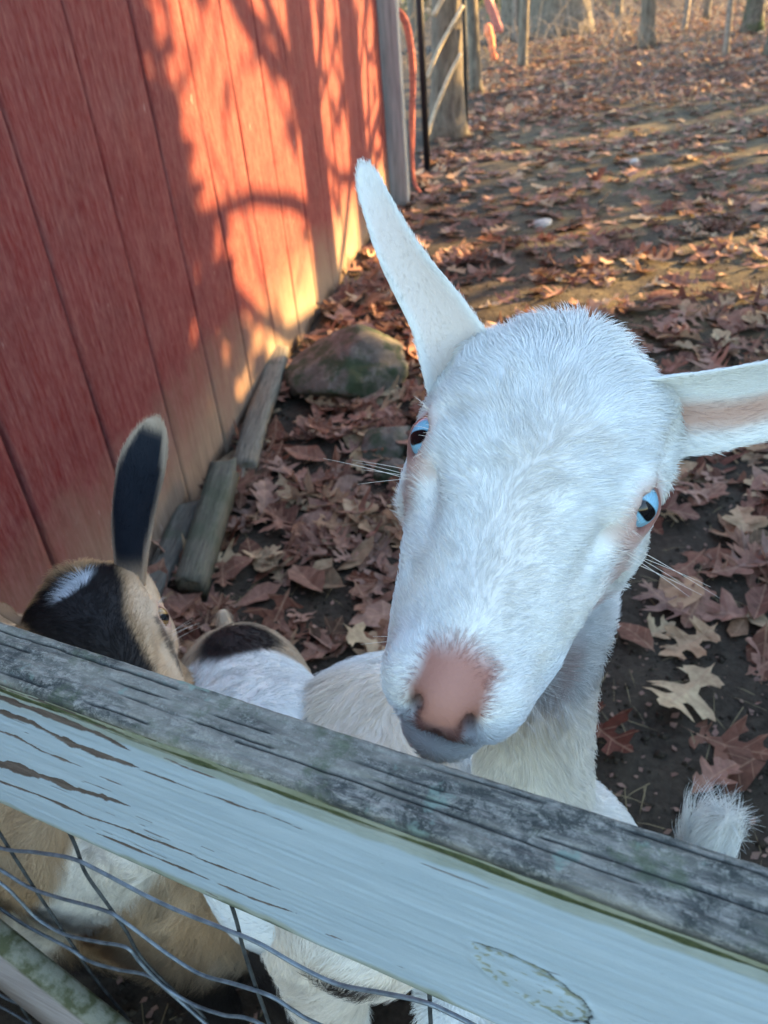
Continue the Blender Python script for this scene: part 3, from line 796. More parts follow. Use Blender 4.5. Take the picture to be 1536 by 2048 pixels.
# ---------------------------------------------------------------- unseen shade casters at right; building, evergreen and bushes added to block low sun
def added_house():  # added out of view to keep the whole foreground in shade
    t = empty('house', (9.2, 0.0, 0), 'two storey grey house standing to the right of the goat yard', 'house')
    wm = simple('grey_clapboard', (.32, .33, .34), .7)
    V, F = box((9.6, -.9, 2.6), (6.2, 10.4, 5.2)); make('wall', V, F, wm, t, smooth=False)
    V = np.array([(6.2, -6.4, 5.2), (13.0, -6.4, 5.2), (9.6, -6.4, 7.4), (6.2, 4.6, 5.2), (13.0, 4.6, 5.2), (9.6, 4.6, 7.4)], float)
    make('roof', V, [(0, 1, 2), (5, 4, 3), (0, 2, 5, 3), (1, 4, 5, 2), (0, 3, 4, 1)], simple('grey_roof', (.08, .08, .085)), t, smooth=False)
    for yy in (-4, -1.5, 1.5):
        V, F = box((6.49, yy, 1.6), (.05, 1.0, 1.3)); o = make('window_frame', V, F, simple('window_white', (.7, .7, .7)), t, smooth=False)
        V, F = box((6.455, yy, 1.6), (.02, .86, 1.16)); make('window_pane', V, F, simple('window_glass', (.03, .04, .05), .1), o, smooth=False)
added_house()
EVG = simple('evergreen_spray', (.035, .06, .025), .7, .4, 8)  # evergreen cone added unseen, to slope the shadow edge on the shed wall
added_shrub(5.95, 4.05, .75, 5.2, 9000, 'tall dark conical evergreen at the corner of the house', 5, None, EVG, .07, True, 'arborvitae', 'evergreen')
SH = [(6.9, 6.6, .50, 1.5, 500), (6.9, 7.6, .9, 2.2, 1300), (7.9, 8.8, 1.0, 2.6, 2300), (8.6, 10.6, 1.1, 2.4, 2200), (10.2, 12.0, 1.3, 3.0, 2800), (11.2, 14.0, 1.4, 3.0, 2600), (12.5, 16.6, 1.5, 2.0, 900)]  # bushes added unseen; gaps in their leaves dapple the low sun
for i, (x, y, rx, H, n) in enumerate(SH):
    added_shrub(x, y, rx, H, n, ['brown leafy shrub nearest the evergreen, right of the yard', 'low brown shrub second from the evergreen', 'wide brown shrub third from the evergreen', 'brown shrub fourth from the evergreen', 'broad brown shrub fifth from the evergreen',
          'broad brown shrub sixth from the evergreen', 'brown shrub farthest from the evergreen'][i], 200+i, 'shrubs along the right side of the yard', None, .075)
TR = [(6.0, 5.55, .21, 8, 60), (7.6, 6.9, .2, 9, 500), (9.2, 8.2, .16, 9, 500), (11, 10.5, .2, 10, 1200), (13.5, 13.2, .22, 11, 1000), (17, 17.0, .22, 11, 500)]
for i, (x, y, rr_, H, n) in enumerate(TR):
    tree(x, y, rr_, H, ['slim oak keeping brown leaves right beside the evergreen', 'oak keeping brown leaves behind the nearest shrubs', 'oak keeping brown leaves, third along the yard side', 'oak keeping brown leaves, fourth along the yard side',
         'oak keeping brown leaves, fifth along the yard side', 'oak keeping brown leaves, sixth and farthest along the yard side'][i], (0, .02), BARK, 22, 60+i, n, .9, 'oaks along the right side of the yard', lsz=.10)

# ---------------------------------------------------------------- the fence the goats stand behind
FENCE = empty('wooden_fence', (0, 0, 0), 'pale painted board fence with mossy grey top edge and woven wire below', 'fence')
FENCE.rotation_euler = (0, 0, math.atan2(FE[1], FE[0]))
def seg_mask(S, Zc, pts, wd, seed, soft=.0003):
    """ragged streak mask along a polyline in the face of the board"""
    pts = np.array(pts); xs, zs = pts[:, 0], pts[:, 1]
    zc = np.interp(S, xs, zs); L = xs[-1]-xs[0]
    t = (S-xs[0])/L
    q = np.stack([S*55, Zc*260, S*0], -1)
    ww = 1.45*wd*np.clip(np.minimum(t*L/.012+.3, (1-t)*L/.02), 0, 1)*(.95+.50*vnoise(np.stack([S*90, S*0, S*0], -1), seed)+.25*vnoise(np.stack([S*260, S*0, S*0], -1), seed+5))
    zc = zc+.0006*vnoise(np.stack([S*40, S*0, S*0], -1), seed+1)+.0003*vnoise(q, seed+2)
    return ((t > 0) & (t < 1))*sstep(0, soft, ww/2-np.abs(Zc-zc))
STREAKS = [([(-.45, .8682), (-.363, 0.8677), (-0.3366, 0.8688), (-0.3163, 0.8637), (-0.2903, 0.8629), (-0.2585, 0.8650)], .0042), ([(-0.262, 0.8630), (-0.2397, 0.8634), (-0.2197, 0.8639), (-0.2083, 0.865), (-0.1850, 0.8659)], .0014),
    ([(-.43, .848), (-0.3732, 0.8468), (-0.358, 0.8474), (-0.3415, 0.8431), (-0.3059, 0.8433)], .0019), ([(-0.297, 0.8411), (-0.2865, 0.8404), (-0.2722, 0.8409)], .0012),
    ([(-.44, .806), (-0.3918, 0.8085), (-0.3683, 0.8131), (-0.3467, 0.8155), (-0.3226, 0.8163), (-0.2997, 0.8201), (-0.2790, 0.8233)], .0058), ([(-.46, .78), (-0.4031, 0.7855), (-0.3676, 0.7895), (-0.3223, 0.7899), (-0.2899, 0.7943), (-0.2592, 0.7956), (-0.238, 0.7982)], .0024),
    ([(-.37, .8815), (-0.3332, 0.8821), (-0.3063, 0.8824), (-0.2813, 0.8812), (-0.2595, 0.8765)], .0032), ([(-.37, .892), (-0.3512, 0.892), (-0.3142, 0.892), (-0.2801, 0.8905), (-0.2515, 0.8912)], .0016),
    ([(-0.2728, 0.7956), (-0.2347, 0.7962), (-0.2044, 0.799), (-0.180, 0.8002)], .0014), ([(-0.324, 0.7733), (-0.2837, 0.7749), (-0.2399, 0.7757), (-0.2092, 0.7759), (-0.172, 0.7824)], .0020),
    ([(-0.2439, 0.7596), (-0.2274, 0.758)], .0012), ([(-0.1602, 0.7721), (-0.1401, 0.7747)], .0012), ([(-0.1196, 0.7723), (-0.109, 0.7729)], .001), ([(-0.2067, 0.8642), (-0.1817, 0.8665), (-0.1521, 0.865)], .0010),
    ([(-0.2396, 0.8821), (-0.2225, 0.8805), (-0.1996, 0.8813)], .0016), ([(-.315, .829), (-.285, .8305)], .0012), ([(-.10, .8745), (-.06, .8755)], .0011), ([(-.35, .8555), (-.335, .857)], .001), ([(-.28, .8075), (-.262, .8085)], .0009)]
def build_rail():
    s = np.concatenate([np.linspace(-1.6, -.52, 60, endpoint=False), np.arange(-.52, .12, .0011), np.linspace(.12, 1.3, 60)])
    n0, n1, z0, z1, cr = .184, .222, .752, .898, .0035
    a = np.linspace(0, np.pi/2, 7)
    prof = [(n0, z) for z in np.arange(z0+.004, z1-cr, .00075)]
    prof += [(n0+cr-cr*math.cos(t), z1-cr+cr*math.sin(t)) for t in a]
    prof += [(n, z1) for n in np.arange(n0+cr+.0008, n1-cr, .0008)]
    prof += [(n1-cr+cr*math.sin(t), z1-cr+cr*math.cos(t)) for t in a]
    prof += [(n1, z) for z in np.linspace(z1-cr-.002, z0+.004, 24)]
    prof += [(n1-.004, z0), (n1-.018, z0-.0005), (n0+.004, z0), (n0+.001, z0+.0015)]
    prof = np.array(prof); m = len(prof); k = len(s)
    S = np.repeat(s[:, None], m, 1); N = np.repeat(prof[None, :, 0], k, 0); Zc = np.repeat(prof[None, :, 1], k, 0)
    front = (N < n0+.0005) & (Zc < z1-cr+.0008); top = Zc > z1-cr-.0001
    one = np.zeros_like(S)
    q1 = np.stack([S*16, one, one], -1)
    # ragged band limits near the top front edge
    e1 = .8885+.0016*vnoise(q1, 1)+.0009*vnoise(q1*4, 2)
    painted = sstep(-.0004, .0004, e1-Zc)*(N < n1-.001)
    moss = sstep(0, .0006, .0016-np.abs(Zc-(.8895+.0012*vnoise(q1*1.5, 3)))+.0012*vnoise(q1*5, 4))*front
    lowedge = z0+.0075+.004*vnoise(q1*1.2, 5)+.0018*vnoise(q1*6, 6)
    moss = np.maximum(moss, .75*sstep(0, .003, lowedge-.003-Zc))
    moss = np.maximum(moss, (Zc < z0+.003)*.8)
    cream = sstep(0, .003, Zc-(.8775+.003*vnoise(q1*.8, 7)+.0012*vnoise(q1*5, 8)))*front*(.62+.38*(Zc > .8905))
    cream = np.maximum(cream, sstep(0, .005, lowedge+.003-Zc)*.8*front)
    cream = np.maximum(cream, front*(Zc > .8915)*(Zc < .8955+.001*vnoise(q1*3, 15)))
    greenleft = sstep(-.25, -.40, S)*sstep(.868, .885, Zc)*front*.7
    cream = np.maximum(cream, greenleft)
    wear = one.copy()
    for i, (pts, wd) in enumerate(STREAKS): wear = np.maximum(wear, seg_mask(S, Zc, pts, wd, 300+i*3))
    fine = vnoise(np.stack([S*26, Zc*900, one], -1), 77)+.5*vnoise(np.stack([S*70, Zc*1500, one], -1), 78)
    regional = fbm(np.stack([S*9, Zc*25, one], -1), 79, 2)
    wear = np.maximum(wear, sstep(1.32, 1.40, fine+.40*regional+.12*sstep(-.1, -.4, S))*.8)
    wear *= front
    # the knot: an oval ring cracked along its upper right side
    kc = np.array([-.0455, .8115]); ax = math.radians(-22)
    ds, dz = (S-kc[0]), (Zc-kc[1]); uu = (ds*math.cos(ax)+dz*math.sin(ax)); vv = (-ds*math.sin(ax)+dz*math.cos(ax))
    rr = np.hypot(uu/.030, vv/.0165)+.09*vnoise(np.stack([S*180, Zc*220, one], -1), 5); th = np.arctan2(vv/.0165, uu/.030)
    arc = sstep(-.95, -.7, th)*(1-sstep(2.7, 3.0, th)); ring = sstep(.05, .015, np.abs(rr-1))*arc*front*(.65+.5*vnoise(np.stack([S*300, Zc*300, one], -1), 6))
    inner = (rr < 1)*front
    kspeck = inner*sstep(.35, .6, fbm(np.stack([S*380, Zc*420, one], -1), 9, 2)+.35*(rr > .72))
    crack = np.clip(ring*1.5, 0, 1)
    cream = np.maximum(cream, kspeck*.9)
    moss = np.maximum(moss, sstep(.14, .04, np.abs(rr-.93))*arc*front*.35)
    # long checks in the top edge, and the dark groove line along its rounded front
    for c, am, sd, a0, a1 in ((.2135, .0016, 1, -.6, -.21), (.2075, .0012, 2, -.45, -.05), (.2005, .001, 3, -.30, .12), (.196, .0015, 4, -.2, .12), (.2165, .0008, 5, -.14, .12), (.190, .001, 6, -.5, -.2)):
        cc = c+am*vnoise(np.stack([S*9, one+sd, one], -1), 40+sd)+.0003*vnoise(np.stack([S*80, one, one], -1), sd)
        g = vnoise(np.stack([S*30, one, one+sd], -1), 50+sd)
        crack = np.maximum(crack, sstep(.0008, .0002, np.abs(N-cc))*top*(S > a0)*(S < a1)*sstep(-.35, .1, g))
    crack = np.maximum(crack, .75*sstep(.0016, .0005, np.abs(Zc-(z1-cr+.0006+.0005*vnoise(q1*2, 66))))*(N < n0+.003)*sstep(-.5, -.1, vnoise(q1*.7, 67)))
    grain = fbm(np.stack([S*14, N*420, Zc*420], -1), 12, 3)
    pits = fbm(np.stack([S*120, N*260, Zc*260], -1), 13, 2)
    dN = one.copy(); dZ = one.copy()
    tw = top*1.0
    dZ += tw*(.00075*grain+.0006*pits-.0014*crack+.0009*fbm(np.stack([S*5, N*40, one], -1), 14, 2))
    dN += front*(.00035*wear*(1+.6*grain)+.0010*crack*(1-tw)-.00022*vnoise(np.stack([S*30, Zc*350, one], -1), 21)*1.0-.0006*inner*sstep(1, .3, rr)-.0005*sstep(.25, .03, np.abs(rr-1.05)))
    dN += .0012*fbm(np.stack([S*3, Zc*6, one], -1), 23, 2)*front
    V = np.stack([S, N+dN, Zc+dZ], -1).reshape(-1, 3)
    i = np.arange(k*m).reshape(k, m)
    A = i[:-1]; B_ = i[1:]
    F = np.stack([A, B_, np.roll(B_, -1, 1), np.roll(A, -1, 1)], -1).reshape(-1, 4)
    me = mesh_data('top_rail', V, F, mat_rail_top(), cols={'painted': painted.ravel(), 'wear': np.clip(wear, 0, 1).ravel(), 'moss': np.clip(moss, 0, 1).ravel(), 'cream': np.clip(cream, 0, 1).ravel(), 'crack': np.clip(crack, 0, 1).ravel()})
    o = obj('top_rail', me, FENCE); print('rail verts', len(V))
    return o
RAIL = build_rail()

def fence_bits():
    wm = NT('galvanised_wire', .42, .5); n = wm.noise(wm.coord(), 90, 4); wm.b.inputs['Metallic'].default_value = .35
    wm.col(wm.ramp(n, [(.35, (.10, .12, .135)), (.65, (.21, .25, .28))]))
    dk = NT('dark_old_wire', .55, .4); n = dk.noise(dk.coord(), 90, 4); dk.b.inputs['Metallic'].default_value = .3
    dk.col(dk.ramp(n, [(.35, (.035, .038, .04)), (.65, (.09, .10, .10))]))
    r = np.random.RandomState(4)
    W = [[(-.62, .56), (-0.5566, 0.5647), (-0.5008, 0.59), (-0.4513, 0.6103), (-0.4217, 0.6112), (-0.3712, 0.6052), (-0.3358, 0.6056), (-0.2953, 0.6106), (-0.2628, 0.6133), (-0.2284, 0.606), (-0.1966, 0.6061), (-0.16, 0.6239), (-0.1328, 0.6366), (-0.1085, 0.6397), (-.04, .63), (.05, .622)],
         [(-.66, .53), (-0.5807, 0.5152), (-0.5448, 0.5079), (-0.5028, 0.5177), (-0.4381, 0.539), (-0.4136, 0.5322), (-0.3804, 0.513), (-0.3451, 0.5033), (-0.3051, 0.5181), (-0.2684, 0.5291), (-0.2474, 0.5229), (-0.2263, 0.5197), (-.15, .53), (-.04, .518), (.05, .522)],
         [(-.66, .51), (-0.5963, 0.4831), (-0.5804, 0.4647), (-0.5637, 0.4385), (-0.5288, 0.4357), (-0.4778, 0.459), (-0.4343, 0.4805), (-0.4235, 0.46), (-0.4042, 0.4322), (-0.3716, 0.4262), (-0.3358, 0.4379), (-0.2933, 0.461), (-.22, .44), (-.1, .43), (.05, .436)],
         [(-.66, .42), (-.60, .405), (-0.5375, 0.4043), (-0.5122, 0.3975), (-0.4674, 0.4151), (-0.4232, 0.4388), (-0.4, 0.4265), (-.33, .37), (-.2, .35), (.05, .352)]]
    def strand(P, rad, mat, seg=7):
        P = spline(P, max(24, int(len(P)*9))); V, F = tube([(a, .2265+c, b) for a, b, c in P], rad, seg)
        return obj('wire', mesh_data('wire', V, F, mat), FENCE)
    for k, L in enumerate(W):
        a = [(x, .0, 0) for x in []]
        left = [(x, L[0][1]+.012*math.sin(x*31+k), .002*math.sin(x*11)) for x in np.arange(-1.5, L[0][0]-.04, .08)]
        right = [(x, L[-1][1]+.010*math.sin(x*37+k), .002*math.sin(x*9)) for x in np.arange(L[-1][0]+.08, 1.25, .08)]
        strand(left+[(x, z, 0.0) for x, z in L]+right, .0017, wm.m)
    for k, z in enumerate((.27, .19, .12, .05)):
        strand([(x, z+.012*math.sin(x*31+k*2), .002*math.sin(x*11)) for x in np.arange(-1.5, 1.25, .08)], .0016, wm.m)
    Vv = {-.43: [(-.4385, .76), (-0.4417, 0.6382), (-0.447, 0.5873), (-0.4382, 0.5482), (-0.4288, 0.507), (-0.4235, 0.46), (-0.3944, 0.4181), (-0.3699, 0.3935), (-.37, .3)],
          -.284: [(-.281, .76), (-0.2819, 0.64), (-0.2849, 0.5843), (-0.2853, 0.5294), (-0.2846, 0.4673), (-.285, .38)],
          -.125: [(-.124, .76), (-0.1244, 0.6476), (-0.1254, 0.6105), (-.127, .5)], -.533: [(-.55, .76), (-.552, .6), (-.545, .5), (-0.5334, 0.4045), (-0.5281, 0.3556), (-0.5138, 0.3045), (-0.5053, 0.2688)]}
    xs = list(Vv)+[-1.4, -1.24, -1.08, -.92, -.76, .035, .19, .35, .51, .67, .83, .99, 1.15]
    for x in xs:
        L = Vv.get(x, [(x+.01, .76), (x, .6), (x-.006, .45), (x+.004, .3)])
        L = L+[(L[-1][0]+.004, L[-1][1]*.5), (L[-1][0], .02)]
        strand([(a, b, .0034 if b < .745 else .001) for a, b in L], .0016, dk.m)
    pm = RAIL.data.materials[0]
    wood = NT('grey_fence_wood', .85); g = wood.noise(wood.coord((6, 50, 50)), 2.5, 6, .7); wood.col(wood.ramp(g, [(.3, (.12, .11, .10)), (.7, (.32, .30, .28))])); wood.bump(g, .6, .004)
    for s_ in (-1.5, 1.2):
        V, F = box((s_, .274, .44), (.09, .09, .96), bev=.006); obj('post', mesh_data('post', V, F, wood.m, False), FENCE)
    # diagonal brace board low on the left, mossy on its upper edge
    d = np.array([.1, -.073]); d /= np.linalg.norm(d); c = math.atan2(d[1], d[0])
    Rm = np.array([[math.cos(c), 0, -math.sin(c)], [0, 1, 0], [math.sin(c), 0, math.cos(c)]])
    ce = np.array([-.53, .2035, .378])+Rm@np.array([.10, 0, -.068])
    n = 60; xs_ = np.linspace(-.45, .55, n)
    ring = [(-.013, -.066), (-.013, 0), (-.013, .05), (-.012, .062), (-.008, .066), (.008, .066), (.012, .062), (.013, 0), (.013, -.066)]
    V = np.array([[x, a+.0012*vnoise(np.array([x*9, a*90, b*60]), 3), b+.002*vnoise(np.array([x*12, a*50, 3.]), 4)] for x in xs_ for a, b in ring])
    m = len(ring); F = [(i*m+j, (i+1)*m+j, (i+1)*m+(j+1) % m, i*m+(j+1) % m) for i in range(n-1) for j in range(m)]+[tuple(range(m)), tuple(range(n*m-1, (n-1)*m-1, -1))]
    mo = np.array([1.0 if b > .055 else 0.0 for x in xs_ for a, b in ring])
    bm_ = NT('faded_brace_board', .8); g = bm_.noise(bm_.coord((6, 60, 60)), 2.5, 6, .7); cc = bm_.ramp(g, [(.3, (.24, .21, .20)), (.7, (.42, .38, .36))])
    nz = bm_.noise(bm_.coord(), 60, 4); mm = bm_.mix(bm_.ramp(nz, [(.4, (0, 0, 0)), (.6, (1, 1, 1))]), (.07, .075, .035), (.20, .20, .15))
    bm_.col(bm_.mix(bm_.attr('moss', 'Fac'), cc, mm)); bm_.bump(g, .6, .003)
    me = mesh_data('brace_board', V@Rm.T+ce, F, bm_.m, cols={'moss': mo}); obj('brace_board', me, FENCE)
fence_bits()

# ============================================================ GOATS
def smin(a, b, k):
    h = np.clip(.5+.5*(b-a)/k, 0, 1); return b+(a-b)*h-k*h*(1-h)

def prim(P, q):
    if q[0] == 'e':
        c, r = np.array(q[1]), np.array(q[2]); D = P-c
        if q[4] is not None: D = D@np.array(q[4])
        k0 = np.sqrt(((D/r)**2).sum(-1)); k1 = np.sqrt(((D/(r*r))**2).sum(-1))+1e-9
        return k0*(k0-1)/k1
    a, b, ra, rb = np.array(q[1], float), np.array(q[2], float), q[3][0], q[3][1]
    ba = b-a; t = np.clip(((P-a)@ba)/(ba@ba), 0, 1)
    return np.linalg.norm(P-a-t[..., None]*ba, axis=-1)-(ra+(rb-ra)*t)
def El(c, r, k, R=None): return ('e', c, r, k, R)
def Cn(a, b, ra, rb, k): return ('c', a, b, (ra, rb), k)
def kof(q): return q[3] if q[0] == 'e' else q[4]

def rotx(a): c, s = math.cos(a), math.sin(a); return np.array([[1, 0, 0], [0, c, -s], [0, s, c]])
def rotz(a): c, s = math.cos(a), math.sin(a); return np.array([[c, -s, 0], [s, c, 0], [0, 0, 1]])

# head in its own frame, cm for a 10 cm eye spacing: x across, y from nose (-) to poll (+), z out of the forehead
HEAD = [El((0, 1.9, -.1), (5.4, 4.6, 3.9), 1.0), El((0, .2, .1), (4.6, 4.2, 2.7), 1.2), El((.2, 3.6, .3), (5.1, 2.6, 2.7), 1.4),
        Cn((0, -1, -1.2), (0, -8.3, -1.7), 4.45, 2.3, 1.2), Cn((0, .4, .9), (0, -8.9, -.1), 2.1, 1.15, 1.0),
        Cn((3.0, .6, -3.7), (1.35, -7.6, -3.0), 2.6, 1.6, 1.6), Cn((-3.0, .6, -3.7), (-1.35, -7.6, -3.0), 2.6, 1.6, 1.6),
        Cn((0, 1.6, -4.2), (0, -7.2, -2.6), 3.2, 1.7, 1.6),
        El((3.5, -.2, .3), (1.35, 1.9, 1.6), .9), El((-3.5, -.2, .3), (1.35, 1.9, 1.6), .9),
        El((.95, -9.1, -1.4), (1.6, 1.6, 1.7), 1.1), El((-.95, -9.1, -1.4), (1.6, 1.6, 1.7), 1.1),
        El((0, -10.0, -.6), (1.2, .95, 1.15), .7), El((0, -9.3, -4.2), (1.7, 1.9, 1.3), .9),
        Cn((4.2, .0, -1.5), (3.0, -4.4, -1.5), .62, .5, .9), Cn((-4.2, .0, -1.5), (-3.0, -4.4, -1.5), .62, .5, .9),
        Cn((1.9, 1.6, 2.5), (3.9, .5, 1.75), .75, .55, .7), Cn((-1.9, 1.6, 2.5), (-3.9, .5, 1.75), .75, .55, .7), Cn((0, .2, 2.15), (0, -7.2, .95), .75, .55, .7),
        El((0, 5.3, 1.8), (1.8, 1.5, 1.2), 1.3)]
EYEC = np.array([4.02, -.25, .62]); EYER = 1.06; EYED = np.array([.74, -.44, .51]); EYED = EYED/np.linalg.norm(EYED)
HSUB = []
for sx in (1, -1):
    HSUB.append(El((sx*5.35, 2.3, 1.35), (.9, 1.9, 1.1), .9)); HSUB.append(El((sx*3.45, -4.3, .95), (.6, 2.3, .65), .9)); HSUB.append(El((sx*4.2, -3.4, -3.2), (.7, 2.6, 1.2), .9))
for sx in (1, -1):
    HSUB.append(El((sx*.95, -10.55, -.65), (.28, .60, .70), .28, rotz(sx*.5)))
HSUB.append(El((0, -10.0, -3.1), (2.5, 2.0, .13), .25, rotx(.06)))
HSUB.append(El((0, -10.85, -1.8), (.12, .5, .9), .2))

def surface_nets(D, org, h):
    s = D < 0
    nx, ny, nz = D.shape
    c = np.zeros((nx-1, ny-1, nz-1), np.int8)
    for dx in (0, 1):
        for dy in (0, 1):
            for dz in (0, 1): c += s[dx:nx-1+dx, dy:ny-1+dy, dz:nz-1+dz]
    act = (c > 0) & (c < 8)
    I = np.argwhere(act); idx = np.full(act.shape, -1, np.int32); idx[act] = np.arange(len(I))
    acc = np.zeros((len(I), 3)); cnt = np.zeros(len(I))
    cs = [(0, 0, 0), (1, 0, 0), (0, 1, 0), (1, 1, 0), (0, 0, 1), (1, 0, 1), (0, 1, 1), (1, 1, 1)]
    for a in range(8):
        for ax in range(3):
            if cs[a][ax]: continue
            b = list(cs[a]); b[ax] = 1
            da = D[I[:, 0]+cs[a][0], I[:, 1]+cs[a][1], I[:, 2]+cs[a][2]]; db = D[I[:, 0]+b[0], I[:, 1]+b[1], I[:, 2]+b[2]]
            m = (da < 0) != (db < 0); t = np.where(m, da/(da-db+1e-20*(da == db)), 0)
            p = np.array(cs[a], float)[None]+t[:, None]*(np.array(b)-np.array(cs[a]))[None]
            acc[m] += p[m]; cnt[m] += 1
    V = org+(I+acc/cnt[:, None])*h
    Fs = []
    for ax in range(3):
        o = [0, 1, 2]; o.remove(ax); u, v = o
        sl0 = [slice(None)]*3; sl1 = [slice(None)]*3; sl0[ax] = slice(0, -1); sl1[ax] = slice(1, None)
        A = s[tuple(sl0)]; B_ = s[tuple(sl1)]; E_ = np.argwhere(A != B_)
        E_ = E_[(E_[:, u] > 0) & (E_[:, v] > 0) & (E_[:, u] < D.shape[u]-1) & (E_[:, v] < D.shape[v]-1)]
        def g(du, dv):
            q = E_.copy(); q[:, u] -= du; q[:, v] -= dv; return idx[q[:, 0], q[:, 1], q[:, 2]]
        Q = np.stack([g(1, 1), g(0, 1), g(0, 0), g(1, 0)], -1)
        inside = A[E_[:, 0], E_[:, 1], E_[:, 2]]
        if ax == 1: inside = ~inside
        Q[~inside] = Q[~inside][:, ::-1]
        Fs.append(Q)
    return V, np.concatenate(Fs)

def sdf_mesh(fn, lo, hi, h, R=4):
    lo = np.array(lo); n = (np.ceil((np.array(hi)-lo)/(h*R)).astype(int))+1
    g = [lo[i]+np.arange(n[i])*h*R for i in range(3)]
    C = np.stack(np.meshgrid(*g, indexing='ij'), -1)+h*(R-1)/2
    dc = fn(C.reshape(-1, 3)).reshape(n)
    D = np.repeat(np.repeat(np.repeat(dc, R, 0), R, 1), R, 2).astype(np.float32)
    near = np.argwhere(np.abs(dc) < h*R*1.6)
    off = np.stack(np.meshgrid(*[np.arange(R)]*3, indexing='ij'), -1).reshape(-1, 3)
    ii = (near[:, None]*R+off[None]).reshape(-1, 3)
    for k in range(0, len(ii), 400000):
        q = ii[k:k+400000]; D[q[:, 0], q[:, 1], q[:, 2]] = fn(lo+q*h)
    return surface_nets(D, lo, h)

def vnormals(V, F):
    a = V[F[:, 2]]-V[F[:, 0]]; b = V[F[:, 3]]-V[F[:, 1]]; n = np.cross(a, b)
    N = np.zeros_like(V)
    for k in range(4): np.add.at(N, F[:, k], n)
    return N/(np.linalg.norm(N, axis=1)[:, None]+1e-12)

def laplace(V, F, it, lam=.5, keep=None):
    e = np.concatenate([F[:, [0, 1]], F[:, [1, 2]], F[:, [2, 3]], F[:, [3, 0]]])
    deg = np.bincount(e[:, 0], minlength=len(V))+np.bincount(e[:, 1], minlength=len(V))
    for _ in range(it):
        S = np.stack([np.bincount(e[:, 0], V[e[:, 1], k], len(V))+np.bincount(e[:, 1], V[e[:, 0], k], len(V)) for k in range(3)], -1)
        L = S/deg[:, None]-V
        V = V+L*lam*(keep[:, None] if keep is not None else 1)
    return V

FURM = mat_fur('goat_fur'); SKINM = mat_skin()
def grow_fur(V, F, N, C, flow, length, dens, count, parent, seed, lift=.35, rad=.00016, name='fur', clump=.35, pts=5, origin=(0, 0, 0), cvar=.0):
    """individual hairs as real curves"""
    r = np.random.RandomState(seed)
    tri = np.concatenate([F[:, [0, 1, 2]], F[:, [0, 2, 3]]]) if F.shape[1] == 4 else F
    A = np.linalg.norm(np.cross(V[tri[:, 1]]-V[tri[:, 0]], V[tri[:, 2]]-V[tri[:, 0]]), axis=1)/2
    wgt = A*dens[tri].mean(1)
    ti = r.choice(len(tri), count, p=wgt/wgt.sum()); t = tri[ti]
    b = r.dirichlet((1, 1, 1), count)
    P = (V[t]*b[..., None]).sum(1); n = (N[t]*b[..., None]).sum(1); n /= np.linalg.norm(n, axis=1)[:, None]+1e-9
    c = (C[t]*b[..., None]).sum(1); L = (length[t]*b).sum(1)*r.uniform(.6, 1.25, count)
    f = flow(P, n)
    cn = np.stack([vnoise(P*70+k*11, seed+k) for k in range(3)], -1)+.5*np.stack([vnoise(P*25+k*5, seed+9+k) for k in range(3)], -1)
    f = f+cn*clump+r.normal(0, .10, (count, 3))
    f = f-n*(f*n).sum(1)[:, None]; f /= np.linalg.norm(f, axis=1)[:, None]+1e-9
    lf = lift*r.uniform(.6, 1.4, count)
    T = np.linspace(0, 1, pts)
    Q = P[:, None]-n[:, None]*.0006+L[:, None, None]*(f[:, None]*(T**1.15)[None, :, None]*(1-.15*lf[:, None, None])+n[:, None]*(lf[:, None]*(T-.62*T**2)[None])[..., None]+(cn*.10)[:, None]*(T**2)[None, :, None])
    hc = bpy.data.hair_curves.new(name)
    hc.add_curves([pts]*count)
    hc.points.foreach_set('position', (Q-np.array(origin)).astype(np.float32).ravel())
    at = hc.attributes.get('radius') or hc.attributes.new('radius', 'FLOAT', 'POINT')
    at.data.foreach_set('value', np.tile((rad*np.array([1, .95, .8, .55, .18]) if pts == 5 else rad*np.linspace(1, .2, pts)).astype(np.float32), count))
    cc = c*r.uniform(.88, 1.08, count)[:, None]
    if cvar: cc = cc*(1+cvar*(vnoise(P*[95, 95, 18], seed+31)+.6*vnoise(P*[300, 300, 40], seed+32)))[:, None]
    cc = np.repeat(np.c_[np.clip(cc, 0, .9), np.ones(count)][:, None], pts, 1)
    a = hc.attributes.new('col', 'FLOAT_COLOR', 'POINT'); a.data.foreach_set('color', cc.astype(np.float32).ravel())
    hc.materials.append(FURM)
    o = bpy.data.objects.new(name, hc); COL.objects.link(o); o.parent = parent
    return o

